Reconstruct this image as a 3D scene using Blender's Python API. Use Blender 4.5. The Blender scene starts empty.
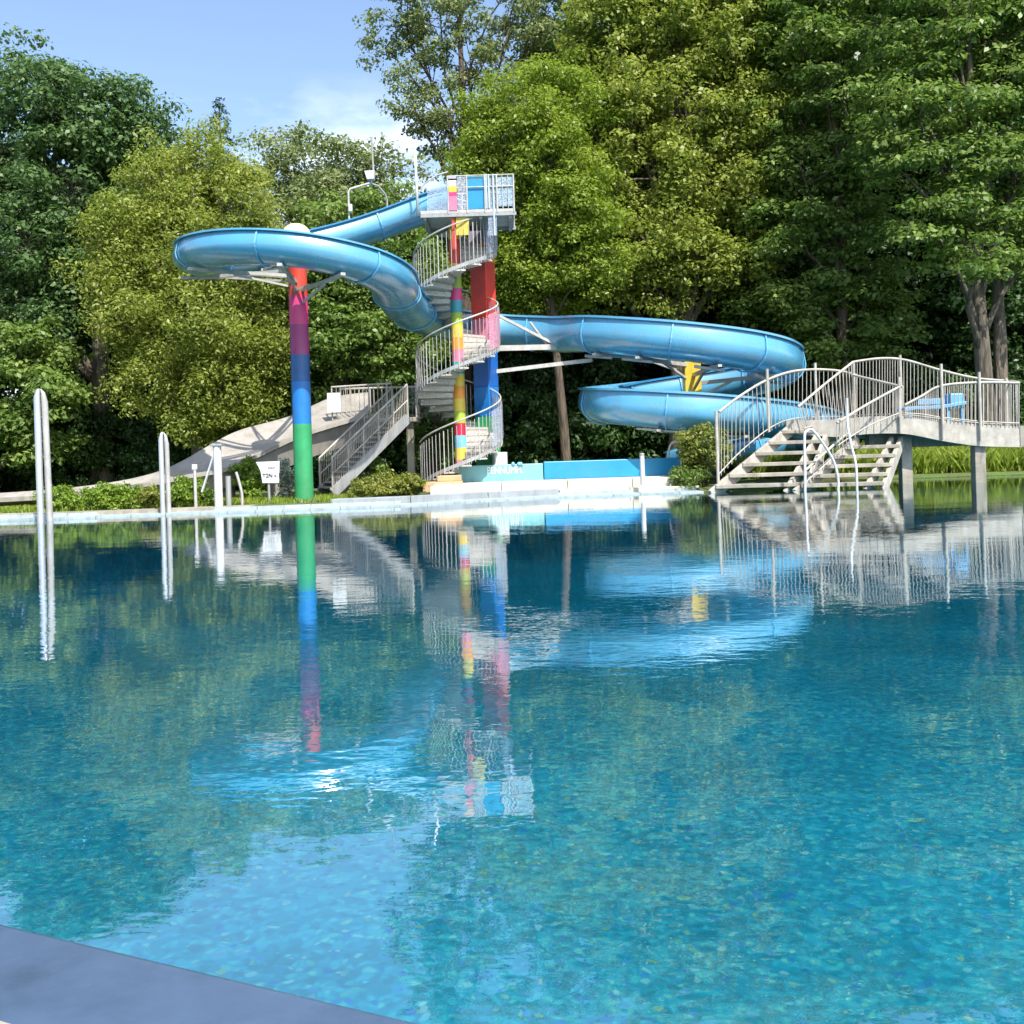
import bpy, math, random
import numpy as np
from mathutils import Vector, Matrix, Quaternion

random.seed(7)
rng = np.random.default_rng(11)
SC = bpy.context.scene
COL = SC.collection
R = math.radians

# ------------------------------------------------------------------ camera model
CAM_H, F, CX, CY, ROLL = 1.0, 1000.0, 512.0, 455.0, R(1.75)
CR, SR = math.cos(ROLL), math.sin(ROLL)

def P(px, py, Y):
    """point of the place that stands at depth Y and shows at this pixel"""
    u, v = (px - CX) / F, (CY - py) / F
    a, b = CR * u + SR * v, -SR * u + CR * v
    return Vector((a * Y, Y, CAM_H + b * Y))

def PZ(px, py, z):
    u, v = (px - CX) / F, (CY - py) / F
    a, b = CR * u + SR * v, -SR * u + CR * v
    Y = (z - CAM_H) / b
    return Vector((a * Y, Y, z))

# ------------------------------------------------------------------ materials
def new_mat(name):
    m = bpy.data.materials.new(name)
    m.use_nodes = True
    nt = m.node_tree
    nt.nodes.clear()
    out = nt.nodes.new('ShaderNodeOutputMaterial')
    return m, nt, out

def N(nt, kind, **kw):
    n = nt.nodes.new(kind)
    for k, v in kw.items():
        if hasattr(n, k) and k not in n.inputs:
            setattr(n, k, v)
        else:
            n.inputs[k].default_value = v
    return n

def rgba(c):
    return (c[0], c[1], c[2], 1.0)

def mat(name, col, rough=0.5, metal=0.0, var=0.12, scale=3.0, bump=0.0, bscale=30.0, spec=0.5, coat=0.0,
        col2=None, streak=False, grime=0.0, grime_col=(0.07, 0.06, 0.04)):
    """painted / metal / concrete surface with uneven colour and wear"""
    m, nt, out = new_mat(name)
    L = nt.links
    tc = N(nt, 'ShaderNodeTexCoord')
    mp = N(nt, 'ShaderNodeMapping')
    if streak:
        mp.inputs['Scale'].default_value = (1.0, 1.0, 0.15)
    L.new(tc.outputs['Object'], mp.inputs['Vector'])
    nz = N(nt, 'ShaderNodeTexNoise', Scale=scale, Detail=6.0, Roughness=0.65)
    L.new(mp.outputs['Vector'], nz.inputs['Vector'])
    cr = N(nt, 'ShaderNodeValToRGB')
    lo = col2 if col2 else tuple(c * (1 - var * 1.6) for c in col)
    hi = tuple(min(1, c * (1 + var)) for c in col)
    cr.color_ramp.elements[0].position = 0.3
    cr.color_ramp.elements[1].position = 0.7
    cr.color_ramp.elements[0].color = rgba(lo)
    cr.color_ramp.elements[1].color = rgba(hi)
    L.new(nz.outputs['Fac'], cr.inputs['Fac'])
    base_out = cr.outputs['Color']
    if grime:
        mg = N(nt, 'ShaderNodeMapping'); mg.inputs['Scale'].default_value = (1.0, 1.0, 0.22)
        L.new(tc.outputs['Object'], mg.inputs['Vector'])
        g1 = N(nt, 'ShaderNodeTexNoise', Scale=4.5, Detail=9.0, Roughness=0.72)
        L.new(mg.outputs['Vector'], g1.inputs['Vector'])
        gr = N(nt, 'ShaderNodeMapRange'); gr.inputs['From Min'].default_value = 0.48; gr.inputs['From Max'].default_value = 0.78
        gr.inputs['To Max'].default_value = grime
        L.new(g1.outputs['Fac'], gr.inputs['Value'])
        gm_ = N(nt, 'ShaderNodeMixRGB'); gm_.inputs['Color2'].default_value = rgba(grime_col)
        L.new(gr.outputs['Result'], gm_.inputs['Fac']); L.new(cr.outputs['Color'], gm_.inputs['Color1'])
        base_out = gm_.outputs['Color']
    b = N(nt, 'ShaderNodeBsdfPrincipled', Metallic=metal)
    b.inputs['Specular IOR Level'].default_value = spec
    b.inputs['Coat Weight'].default_value = coat
    b.inputs['Coat Roughness'].default_value = 0.2
    L.new(base_out, b.inputs['Base Color'])
    rr = N(nt, 'ShaderNodeMapRange')
    rr.inputs['To Min'].default_value = max(0.02, rough - 0.08)
    rr.inputs['To Max'].default_value = min(1, rough + 0.1)
    L.new(nz.outputs['Fac'], rr.inputs['Value'])
    L.new(rr.outputs['Result'], b.inputs['Roughness'])
    if bump:
        n2 = N(nt, 'ShaderNodeTexNoise', Scale=bscale, Detail=5.0)
        L.new((mp if streak and bump >= 1 else tc).outputs['Vector' if streak and bump >= 1 else 'Object'], n2.inputs['Vector'])
        bp = N(nt, 'ShaderNodeBump', Strength=bump, Distance=0.09 if bump >= 1 else 0.02)
        L.new(n2.outputs['Fac'], bp.inputs['Height'])
        L.new(bp.outputs['Normal'], b.inputs['Normal'])
    L.new(b.outputs['BSDF'], out.inputs['Surface'])
    return m

def leaf_mat(name, cols, trans=0.35, rough=0.45):
    m, nt, out = new_mat(name)
    L = nt.links
    geo = N(nt, 'ShaderNodeNewGeometry')
    tc = N(nt, 'ShaderNodeTexCoord')
    nz = N(nt, 'ShaderNodeTexNoise', Scale=0.55, Detail=3.0)
    L.new(tc.outputs['Object'], nz.inputs['Vector'])
    ad = N(nt, 'ShaderNodeMath', operation='MULTIPLY_ADD')
    L.new(geo.outputs['Random Per Island'], ad.inputs[0])
    ad.inputs[1].default_value = 0.48
    sub = N(nt, 'ShaderNodeMath', operation='MULTIPLY_ADD')
    L.new(nz.outputs['Fac'], sub.inputs[0])
    sub.inputs[1].default_value = 1.1
    sub.inputs[2].default_value = -0.36
    L.new(sub.outputs[0], ad.inputs[2])
    cr = N(nt, 'ShaderNodeValToRGB')
    els = cr.color_ramp.elements
    while len(els) < len(cols):
        els.new(0.5)
    for i, c in enumerate(cols):
        els[i].position = i / (len(cols) - 1)
        els[i].color = rgba(c)
    L.new(ad.outputs[0], cr.inputs['Fac'])
    b = N(nt, 'ShaderNodeBsdfPrincipled', Roughness=rough)
    b.inputs['Specular IOR Level'].default_value = 0.4
    L.new(cr.outputs['Color'], b.inputs['Base Color'])
    t = N(nt, 'ShaderNodeBsdfTranslucent')
    hs = N(nt, 'ShaderNodeHueSaturation', Hue=0.505, Saturation=1.05, Value=1.25)
    L.new(cr.outputs['Color'], hs.inputs['Color'])
    L.new(hs.outputs['Color'], t.inputs['Color'])
    mx = N(nt, 'ShaderNodeMixShader', Fac=trans)
    L.new(b.outputs['BSDF'], mx.inputs[1])
    L.new(t.outputs['BSDF'], mx.inputs[2])
    L.new(mx.outputs['Shader'], out.inputs['Surface'])
    return m

M = {}
M['slide'] = mat('blue_gelcoat', (0.055, 0.28, 0.48), 0.27, var=0.22, scale=1.6, spec=1.0, coat=1.0, col2=(0.08, 0.28, 0.42), grime=.35, grime_col=(.16, .22, .24))
M['slide_joint'] = mat('pale_blue_flange', (0.13, 0.40, 0.66), 0.4, var=0.1)
M['slide_lip'] = mat('blue_lip', (0.03, 0.20, 0.40), 0.35, var=0.1)
M['galv'] = mat('galvanised_steel', (0.33, 0.34, 0.34), 0.5, grime=.5, grime_col=(.12, .08, .05), metal=0.25, var=0.15, scale=6, streak=True)
M['galv_light'] = mat('light_steel', (0.44, 0.43, 0.41), 0.5, grime=.5, grime_col=(.14, .09, .055), metal=0.1, var=0.14, scale=5)
M['white_metal'] = mat('white_painted_steel', (0.60, 0.61, 0.62), 0.38, grime=.4, var=0.08, scale=4)
M['steel'] = mat('polished_rail_steel', (0.55, 0.56, 0.58), 0.28, metal=0.6, var=0.06)
M['tread'] = mat('tread_grating', (0.50, 0.47, 0.43), 0.6, metal=0.1, var=0.2, scale=14)
M['concrete'] = mat('weathered_concrete', (0.325, 0.30, 0.25), 0.85, grime=.8, var=0.25, scale=1.7, bump=0.25, bscale=20)
M['concrete_rail'] = mat('pale_weathered_steel', (0.42, 0.395, 0.345), 0.6, grime=.6, grime_col=(.13, .08, .045), var=0.18, scale=4)
M['chute'] = mat('grey_cast_chute', (0.33, 0.305, 0.27), 0.6, grime=.5, var=0.16, scale=1.1, bump=0.1, bscale=14)
M['cream'] = mat('cream_deck_paint', (0.56, 0.54, 0.45), 0.7, grime=.7, grime_col=(.16, .14, .09), var=0.12, scale=1.5, bump=0.1)
M['greyband'] = mat('grey_painted_kerb', (0.27, 0.30, 0.32), 0.6, grime=.6, var=0.15, scale=1.2)
M['sand_step'] = mat('sand_coloured_step', (0.50, 0.34, 0.19), 0.75, var=0.15, scale=3, bump=0.1)
M['bark'] = mat('tree_bark', (0.11, 0.085, 0.06), 0.9, var=0.5, scale=9, bump=1.0, bscale=14, streak=True)
M['bark_pale'] = mat('pale_bark', (0.13, 0.108, 0.082), 0.9, var=0.55, scale=7, bump=1.0, bscale=13, streak=True)
M['chairblue'] = mat('light_blue_plastic', (0.12, 0.34, 0.60), 0.4, var=0.06)
M['yellow'] = mat('yellow_paint', (0.80, 0.52, 0.03), 0.4, var=0.1)
M['capwhite'] = mat('cream_dome', (0.80, 0.72, 0.36), 0.45, var=0.1)
M['black'] = mat('dark_lettering', (0.03, 0.03, 0.05), 0.6, var=0.1)
M['letter'] = mat('white_lettering', (0.82, 0.88, 0.88), 0.6, var=0.06)
M['aqua'] = mat('aqua_wall_paint', (0.17, 0.43, 0.47), 0.4, grime=.6, grime_col=(.12, .2, .2), var=0.1, scale=1.5)
M['azure'] = mat('azure_wall_paint', (0.015, 0.25, 0.50), 0.4, grime=.5, grime_col=(.08, .16, .22), var=0.12, scale=1.2)
M['glasslike'] = None

PAL = dict(red=(0.80, 0.06, 0.035), scarlet=(0.72, 0.07, 0.04), orange=(0.95, 0.36, 0.03), magenta=(0.85, 0.05, 0.24), plum=(0.42, 0.03, 0.19),
           navy=(0.012, 0.11, 0.34), blue=(0.01, 0.20, 0.60), green=(0.035, 0.36, 0.13), mint=(0.10, 0.48, 0.25),
           yellow=(0.85, 0.62, 0.06), teal=(0.03, 0.36, 0.42), sky=(0.20, 0.55, 0.75), pink=(0.75, 0.22, 0.36), white=(0.75, 0.74, 0.74),
           lime=(0.42, 0.55, 0.05), lilac=(0.50, 0.46, 0.58), crimson=(0.60, 0.02, 0.07), cobalt=(0.012, 0.13, 0.50))
for k, c in PAL.items():
    M['p_' + k] = mat('paint_' + k, tuple(v * 0.8 for v in c), 0.38, grime=.45, grime_col=(.12, .11, .10), var=0.14, scale=2.5, spec=0.5)

def sheer_mat(name, col, alpha):
    """perforated sheet: paint with small round holes"""
    m, nt, out = new_mat(name)
    L = nt.links
    b = N(nt, 'ShaderNodeBsdfPrincipled', Roughness=0.4)
    b.inputs['Base Color'].default_value = rgba(col)
    tr = N(nt, 'ShaderNodeBsdfTransparent')
    tc = N(nt, 'ShaderNodeTexCoord')
    v = N(nt, 'ShaderNodeTexVoronoi', Scale=38.0)
    v.inputs['Randomness'].default_value = 0.25
    L.new(tc.outputs['Object'], v.inputs['Vector'])
    g = N(nt, 'ShaderNodeMath', operation='GREATER_THAN')
    g.inputs[1].default_value = alpha
    L.new(v.outputs['Distance'], g.inputs[0])
    mx = N(nt, 'ShaderNodeMixShader')
    L.new(g.outputs[0], mx.inputs['Fac'])
    L.new(tr.outputs[0], mx.inputs[1])
    L.new(b.outputs[0], mx.inputs[2])
    L.new(mx.outputs[0], out.inputs['Surface'])
    return m

M['perf_pink'] = sheer_mat('pink_perforated_sheet', (0.70, 0.30, 0.42), 0.50)
M['perf_lilac'] = sheer_mat('lilac_perforated_sheet', (0.44, 0.48, 0.60), 0.53)
M['perf_grey'] = sheer_mat('grey_perforated_sheet', (0.36, 0.48, 0.62), 0.53)
M['perf_rail'] = sheer_mat('wire_mesh_infill', (0.52, 0.50, 0.45), 0.46)

# leaves
M['leaf_oak'] = leaf_mat('oak_leaves', [(0.045, 0.10, 0.03), (0.08, 0.155, 0.045), (0.14, 0.22, 0.075), (0.22, 0.29, 0.13)], 0.36)
M['leaf_olive'] = leaf_mat('olive_green_leaves', [(0.15, 0.205, 0.03), (0.22, 0.28, 0.045), (0.31, 0.35, 0.07), (0.40, 0.42, 0.12)], 0.44)
M['leaf_olive2'] = leaf_mat('yellow_green_leaves', [(0.13, 0.21, 0.02), (0.20, 0.28, 0.03), (0.27, 0.34, 0.05), (0.35, 0.40, 0.09)], 0.44)
M['leaf_maple'] = leaf_mat('maple_leaves', [(0.07, 0.135, 0.025), (0.125, 0.205, 0.04), (0.21, 0.29, 0.065), (0.31, 0.37, 0.12)], 0.4)
M['leaf_poplar'] = leaf_mat('poplar_leaves', [(0.12, 0.17, 0.055), (0.18, 0.235, 0.08), (0.27, 0.315, 0.13), (0.36, 0.39, 0.21)], 0.4)
M['leaf_conifer'] = leaf_mat('conifer_needles', [(0.02, 0.06, 0.03), (0.03, 0.08, 0.035), (0.05, 0.11, 0.05)], 0.1)
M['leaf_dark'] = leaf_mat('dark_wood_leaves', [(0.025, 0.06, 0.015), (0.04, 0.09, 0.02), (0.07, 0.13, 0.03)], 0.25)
M['leaf_lime'] = leaf_mat('lime_shrub_leaves', [(0.10, 0.19, 0.02), (0.18, 0.28, 0.03), (0.28, 0.36, 0.05)], 0.35)
M['leaf_gold'] = leaf_mat('golden_shrub_leaves', [(0.10, 0.15, 0.02), (0.20, 0.23, 0.04), (0.36, 0.32, 0.07)], 0.35)
M['leaf_silver'] = leaf_mat('silver_shrub_leaves', [(0.20, 0.24, 0.17), (0.34, 0.38, 0.29), (0.46, 0.50, 0.40)], 0.2)
M['grass'] = leaf_mat('grass_blades', [(0.16, 0.24, 0.03), (0.26, 0.34, 0.045), (0.38, 0.42, 0.09)], 0.4)

# ------------------------------------------------------------------ objects helpers
def tag(o, label=None, cat=None, group=None, kind=None):
    if label: o['label'] = label
    if cat: o['category'] = cat
    if group: o['group'] = group
    if kind: o['kind'] = kind
    return o

def empty(name, loc=(0, 0, 0), label=None, cat=None, group=None):
    o = bpy.data.objects.new(name, None)
    o.location = loc
    o.empty_display_size = 0.3
    COL.objects.link(o)
    return tag(o, label, cat, group)

class MB:
    """collects shapes into one mesh"""
    def __init__(self):
        self.v, self.f, self.m = [], [], []
        self.mats = []
        self.cur = 0
    def use(self, key):
        if key not in self.mats: self.mats.append(key)
        self.cur = self.mats.index(key)
        return self
    def add(self, vs, fs):
        o = len(self.v)
        self.v += [tuple(x) for x in vs]
        for f in fs:
            self.f.append(tuple(i + o for i in f)); self.m.append(self.cur)
        return self
    def box(self, c, s, rz=0.0, axes=None):
        hx, hy, hz = s[0] / 2, s[1] / 2, s[2] / 2
        if axes is None:
            ca, sa = math.cos(rz), math.sin(rz)
            axes = (Vector((ca, sa, 0)), Vector((-sa, ca, 0)), Vector((0, 0, 1)))
        c = Vector(c)
        vs = [c + axes[0] * (hx * i) + axes[1] * (hy * j) + axes[2] * (hz * k) for i in (-1, 1) for j in (-1, 1) for k in (-1, 1)]
        return self.add(vs, [(0, 1, 3, 2), (4, 6, 7, 5), (0, 4, 5, 1), (2, 3, 7, 6), (0, 2, 6, 4), (1, 5, 7, 3)])
    def beam(self, a, b, w, h, up=Vector((0, 0, 1))):
        a, b = Vector(a), Vector(b)
        d = (b - a); ln = d.length
        if ln < 1e-5: return self
        d.normalize()
        s = d.cross(up)
        if s.length < 1e-3: s = d.cross(Vector((0, 1, 0)))
        s.normalize()
        t = s.cross(d)
        return self.box((a + b) / 2, (ln, w, h), axes=(d, s, t))
    def tube(self, pts, r, n=8, caps=True):
        pts = [Vector(p) for p in pts]
        k = len(pts)
        rs = r if isinstance(r, (list, tuple)) else [r] * k
        tans = []
        for i in range(k):
            t = pts[min(i + 1, k - 1)] - pts[max(i - 1, 0)]
            if t.length < 1e-7: t = Vector((0, 0, 1))
            tans.append(t.normalized())
        ref = Vector((0, 0, 1)) if abs(tans[0].z) < 0.9 else Vector((1, 0, 0))
        s = tans[0].cross(ref).normalized()
        vs, fs = [], []
        for i in range(k):
            s = (s - tans[i] * s.dot(tans[i]))
            if s.length < 1e-6: s = tans[i].orthogonal()
            s.normalize()
            u = tans[i].cross(s)
            for j in range(n):
                a = 2 * math.pi * j / n
                vs.append(pts[i] + (s * math.cos(a) + u * math.sin(a)) * rs[i])
        for i in range(k - 1):
            for j in range(n):
                fs.append((i * n + j, i * n + (j + 1) % n, (i + 1) * n + (j + 1) % n, (i + 1) * n + j))
        if caps:
            fs.append(tuple(reversed(range(n)))); fs.append(tuple((k - 1) * n + j for j in range(n)))
        return self.add(vs, fs)
    def loft(self, rings, close_u=False, caps=False):
        n = len(rings[0]); k = len(rings)
        vs = [p for r in rings for p in r]
        fs = []
        for i in range(k - 1):
            for j in range(n if close_u else n - 1):
                fs.append((i * n + j, i * n + (j + 1) % n, (i + 1) * n + (j + 1) % n, (i + 1) * n + j))
        if caps:
            fs.append(tuple(reversed(range(n)))); fs.append(tuple((k - 1) * n + j for j in range(n)))
        return self.add(vs, fs)
    def prism(self, poly, z0, z1):
        n = len(poly)
        vs = [(p[0], p[1], z0) for p in poly] + [(p[0], p[1], z1) for p in poly]
        fs = [tuple(reversed(range(n))), tuple(range(n, 2 * n))]
        fs += [(i, (i + 1) % n, n + (i + 1) % n, n + i) for i in range(n)]
        return self.add(vs, fs)
    def build(self, name, material=None, parent=None, smooth=False, bevel=0.0, autosmooth=None):
        me = bpy.data.meshes.new(name)
        off = Vector(parent.matrix_world.translation) if parent else Vector((0, 0, 0))
        if parent:
            off = world_loc(parent)
        me.from_pydata([(x - off.x, y - off.y, z - off.z) for x, y, z in self.v], [], self.f)
        keys = self.mats or [material]
        if self.mats and material and material not in self.mats: pass
        for k in keys: me.materials.append(M[k] if isinstance(k, str) else k)
        if self.mats:
            me.polygons.foreach_set('material_index', self.m)
        if smooth:
            me.polygons.foreach_set('use_smooth', [True] * len(me.polygons))
            if autosmooth: me.set_sharp_from_angle(angle=R(autosmooth))
        me.validate(); me.update()
        o = bpy.data.objects.new(name, me)
        COL.objects.link(o)
        if parent: o.parent = parent
        if bevel:
            bm_ = o.modifiers.new('bevel', 'BEVEL'); bm_.width = bevel; bm_.segments = 2; bm_.limit_method = 'ANGLE'
        return o

def world_loc(o):
    v = Vector((0, 0, 0))
    while o is not None:
        v = v + Vector(o.location); o = o.parent
    return v

def spline(pts, per=8):
    """Catmull-Rom through points"""
    pts = [Vector(p) for p in pts]
    out = []
    for i in range(len(pts) - 1):
        p0 = pts[max(i - 1, 0)]; p1 = pts[i]; p2 = pts[i + 1]; p3 = pts[min(i + 2, len(pts) - 1)]
        for k in range(per):
            t = k / per
            out.append(0.5 * ((2 * p1) + (p2 - p0) * t + (2 * p0 - 5 * p1 + 4 * p2 - p3) * t * t + (3 * p1 - p0 - 3 * p2 + p3) * t ** 3))
    out.append(pts[-1])
    return out

def resample(pts, step):
    out = [pts[0]]; acc = 0.0
    for a, b in zip(pts[:-1], pts[1:]):
        d = (b - a).length
        while acc + d >= step:
            t = (step - acc) / d
            a = a + (b - a) * t
            out.append(a.copy()); d = (b - a).length; acc = 0.0
        acc += d
    out.append(pts[-1])
    return out

def text_mesh(name, body, size, loc, rot, material, parent=None, depth=0.004, xscale=1.0):
    cu = bpy.data.curves.new(name, 'FONT')
    cu.body = body; cu.size = size; cu.extrude = depth; cu.align_x = 'CENTER'; cu.align_y = 'CENTER'
    tmp = bpy.data.objects.new(name + '_tmp', cu)
    COL.objects.link(tmp)
    dg = bpy.context.evaluated_depsgraph_get()
    me = bpy.data.meshes.new_from_object(tmp.evaluated_get(dg))
    bpy.data.objects.remove(tmp)
    me.materials.clear(); me.materials.append(M[material])
    o = bpy.data.objects.new(name, me)
    COL.objects.link(o)
    base = world_loc(parent) if parent else Vector((0, 0, 0))
    o.location = Vector(loc) - base; o.rotation_euler = rot; o.scale = (xscale, 1, 1)
    if parent: o.parent = parent
    return o

# ------------------------------------------------------------------ world, sun, camera
SUN_AZ, SUN_EL = R(28), R(53)           # to the right, behind the photographer
sun_vec = Vector((math.sin(SUN_AZ) * math.cos(SUN_EL), -math.cos(SUN_AZ) * math.cos(SUN_EL), math.sin(SUN_EL)))
W = bpy.data.worlds.new('World'); SC.world = W; W.use_nodes = True
wn = W.node_tree; wn.nodes.clear()
wo = wn.nodes.new('ShaderNodeOutputWorld')
bg = N(wn, 'ShaderNodeBackground', Strength=0.15)
sky = N(wn, 'ShaderNodeTexSky')
sky.sky_type = 'NISHITA'; sky.sun_disc = False
sky.sun_elevation = SUN_EL
sky.sun_rotation = math.atan2(sun_vec.x, sun_vec.y)
sky.altitude = 300; sky.air_density = 1.0; sky.dust_density = 2.2; sky.ozone_density = 1.6
tcw = N(wn, 'ShaderNodeTexCoord')
mpw = N(wn, 'ShaderNodeMapping'); mpw.inputs['Scale'].default_value = (1, 1, 2.6)
wn.links.new(tcw.outputs['Generated'], mpw.inputs['Vector'])
cn = N(wn, 'ShaderNodeTexNoise', Scale=3.4, Detail=7.0, Roughness=0.58)
wn.links.new(mpw.outputs['Vector'], cn.inputs['Vector'])
cramp = N(wn, 'ShaderNodeValToRGB')
cramp.color_ramp.elements[0].position = 0.56; cramp.color_ramp.elements[0].color = (0, 0, 0, 1)
cramp.color_ramp.elements[1].position = 0.70; cramp.color_ramp.elements[1].color = (1, 1, 1, 1)
wn.links.new(cn.outputs['Fac'], cramp.inputs['Fac'])
sep = N(wn, 'ShaderNodeSeparateXYZ')
wn.links.new(tcw.outputs['Generated'], sep.inputs['Vector'])
lowm = N(wn, 'ShaderNodeMapRange', clamp=True)      # clouds lie low over the trees
lowm.inputs['From Min'].default_value = 0.36; lowm.inputs['From Max'].default_value = 0.26
wn.links.new(sep.outputs['Z'], lowm.inputs['Value'])
mulc = N(wn, 'ShaderNodeMath', operation='MULTIPLY')
wn.links.new(cramp.outputs['Color'], mulc.inputs[0]); wn.links.new(lowm.outputs['Result'], mulc.inputs[1])
mixc = N(wn, 'ShaderNodeMixRGB'); mixc.inputs['Color2'].default_value = (6.2, 6.4, 6.8, 1)
wn.links.new(mulc.outputs[0], mixc.inputs['Fac'])
wn.links.new(sky.outputs['Color'], mixc.inputs['Color1'])
wn.links.new(mixc.outputs['Color'], bg.inputs['Color'])
wn.links.new(bg.outputs['Background'], wo.inputs['Surface'])

sl = bpy.data.lights.new('sun', 'SUN'); sl.energy = 4.2; sl.angle = R(0.53); sl.color = (1.0, 0.95, 0.86)
so = bpy.data.objects.new('sun', sl); COL.objects.link(so)
so.rotation_euler = sun_vec.to_track_quat('Z', 'Y').to_euler(); so.location = sun_vec * 60

cam = bpy.data.cameras.new('camera'); co = bpy.data.objects.new('camera', cam); COL.objects.link(co)
cam.sensor_width = 36; cam.sensor_fit = 'HORIZONTAL'; cam.lens = 36 * F / 1024
cam.shift_y = (CY - 512) / 1024
cam.clip_start = 0.1; cam.clip_end = 3000
co.location = (0, 0, CAM_H)
co.rotation_mode = 'QUATERNION'
co.rotation_quaternion = Quaternion((1, 0, 0), R(90)) @ Quaternion((0, 0, 1), -ROLL)
SC.camera = co
SC.view_settings.view_transform = 'Standard'; SC.view_settings.look = 'None'
SC.view_settings.exposure = 0.95; SC.view_settings.gamma = 1
SC.render.resolution_x = SC.render.resolution_y = 1024
SC.cycles.max_bounces = 7; SC.cycles.transparent_max_bounces = 12
SC.cycles.diffuse_bounces = 3; SC.cycles.glossy_bounces = 3; SC.cycles.transmission_bounces = 3
SC.cycles.caustics_reflective = False; SC.cycles.caustics_refractive = False
SC.cycles.use_denoising = True
SC.cycles.use_adaptive_sampling = True; SC.cycles.adaptive_threshold = 0.015

# ------------------------------------------------------------------ ground, pool, water
far_edge = [PZ(-260, 528, 0), PZ(-60, 523, 0), PZ(60, 519.5, 0), PZ(200, 514, 0), PZ(310, 510, 0), PZ(400, 506.5, 0), PZ(480, 501.5, 0),
            PZ(560, 497.5, 0), PZ(640, 494.5, 0), PZ(680, 493.5, 0), PZ(704, 492.5, 0)]
pool = [(p.x, p.y) for p in far_edge]
pool += [(6.2, 23.6), (7.4, 26.6), (9.0, 27.8), (14.0, 28.2), (22.0, 28.4), (24.0, 14.0), (24.0, -4.5)]
near_a = PZ(0, 930, 0); near_b = PZ(390, 1024, 0)
nd = (near_b - near_a).normalized()
nn = Vector((nd.y, -nd.x, 0))            # towards the photographer
if nn.y > 0: nn = -nn
nl = near_a - nd * 17; nr = near_a + nd * 6.5
pool += [(nr.x, nr.y), (nl.x, nl.y)]

GZ = 0.10
def ring_mesh(inner, outer, z, name, material):
    import bmesh
    bm = bmesh.new()
    def loop(pts):
        vs = [bm.verts.new((x, y, z)) for x, y in pts]
        return [bm.edges.new((vs[i], vs[(i + 1) % len(vs)])) for i in range(len(vs))]
    ed = loop(inner) + loop(outer)
    bmesh.ops.triangle_fill(bm, use_beauty=True, use_dissolve=False, edges=ed)
    for f in bm.faces:
        if f.normal.z < 0: f.normal_flip()
    me = bpy.data.meshes.new(name); bm.to_mesh(me); bm.free()
    me.materials.append(material)
    o = bpy.data.objects.new(name, me); COL.objects.link(o)
    return o

def offset_poly(poly, d):
    n = len(poly); out = []
    area = sum(poly[i][0] * poly[(i + 1) % n][1] - poly[(i + 1) % n][0] * poly[i][1] for i in range(n))
    sgn = 1 if area > 0 else -1
    for i in range(n):
        p0, p1, p2 = Vector(poly[i - 1]), Vector(poly[i]), Vector(poly[(i + 1) % n])
        e1 = (p1 - p0).normalized(); e2 = (p2 - p1).normalized()
        n1 = Vector((e1.y, -e1.x)) * sgn; n2 = Vector((e2.y, -e2.x)) * sgn
        b = (n1 + n2); b.normalize()
        k = d / max(0.35, b.dot(n1))
        out.append((p1.x + b.x * k, p1.y + b.y * k))
    return out

# soil and rough grass
gm, nt, out = new_mat('bank_soil_and_grass')
L = nt.links
tc = N(nt, 'ShaderNodeTexCoord')
n1 = N(nt, 'ShaderNodeTexNoise', Scale=0.35, Detail=8.0, Roughness=0.7); L.new(tc.outputs['Object'], n1.inputs['Vector'])
n2 = N(nt, 'ShaderNodeTexNoise', Scale=14.0, Detail=4.0); L.new(tc.outputs['Object'], n2.inputs['Vector'])
cr = N(nt, 'ShaderNodeValToRGB')
cr.color_ramp.elements[0].position = 0.35; cr.color_ramp.elements[0].color = (0.07, 0.055, 0.03, 1)
cr.color_ramp.elements[1].position = 0.6; cr.color_ramp.elements[1].color = (0.08, 0.15, 0.025, 1)
L.new(n1.outputs['Fac'], cr.inputs['Fac'])
b = N(nt, 'ShaderNodeBsdfPrincipled', Roughness=0.95); L.new(cr.outputs['Color'], b.inputs['Base Color'])
bp = N(nt, 'ShaderNodeBump', Strength=0.8, Distance=0.05); L.new(n2.outputs['Fac'], bp.inputs['Height']); L.new(bp.outputs['Normal'], b.inputs['Normal'])
L.new(b.outputs[0], out.inputs['Surface'])
far_rim = offset_poly(pool, 0.42)
gr_rim = list(far_rim); gr_rim[-2] = (nr.x + nn.x * 5.9, nr.y + nn.y * 5.9); gr_rim[-1] = (nl.x + nn.x * 5.9, nl.y + nn.y * 5.9)
g = ring_mesh(gr_rim, [(-600, -300), (600, -300), (600, 900), (-600, 900)], GZ, 'ground', gm)
tag(g, kind='structure')

# coping round the pool: pale edge stone, wet dark slab near the photographer
M['coping'] = mat('pale_blue_coping', (0.36, 0.43, 0.45), 0.45, grime=.7, grime_col=(.10, .11, .08), var=0.1, scale=2, bump=0.05)
M['wetslab'] = mat('wet_grey_slab', (0.06, 0.095, 0.16), 0.22, grime=.5, grime_col=(.02, .04, .06), var=0.25, scale=1.5, spec=0.9, bump=0.015, bscale=60)
nfar = len(far_edge)
mb = MB()
rings = []
for i in range(nfar):
    a = pool[i]; bq = far_rim[i]
    rings.append([(a[0], a[1], -0.25), (a[0], a[1], 0.035), (bq[0], bq[1], 0.045), (bq[0], bq[1], GZ + 0.002)])
for q0, q1 in zip(rings[:-1], rings[1:]):
    ln = math.hypot(q1[0][0] - q0[0][0], q1[0][1] - q0[0][1]); ns = max(1, round(ln / 0.62))
    mix = lambda t_: [tuple(u_ + (v_ - u_) * t_ for u_, v_ in zip(p_, r_)) for p_, r_ in zip(q0, q1)]
    for q in range(ns):
        mb.loft([mix((q + .008) / ns), mix((q + .992) / ns)])
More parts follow.
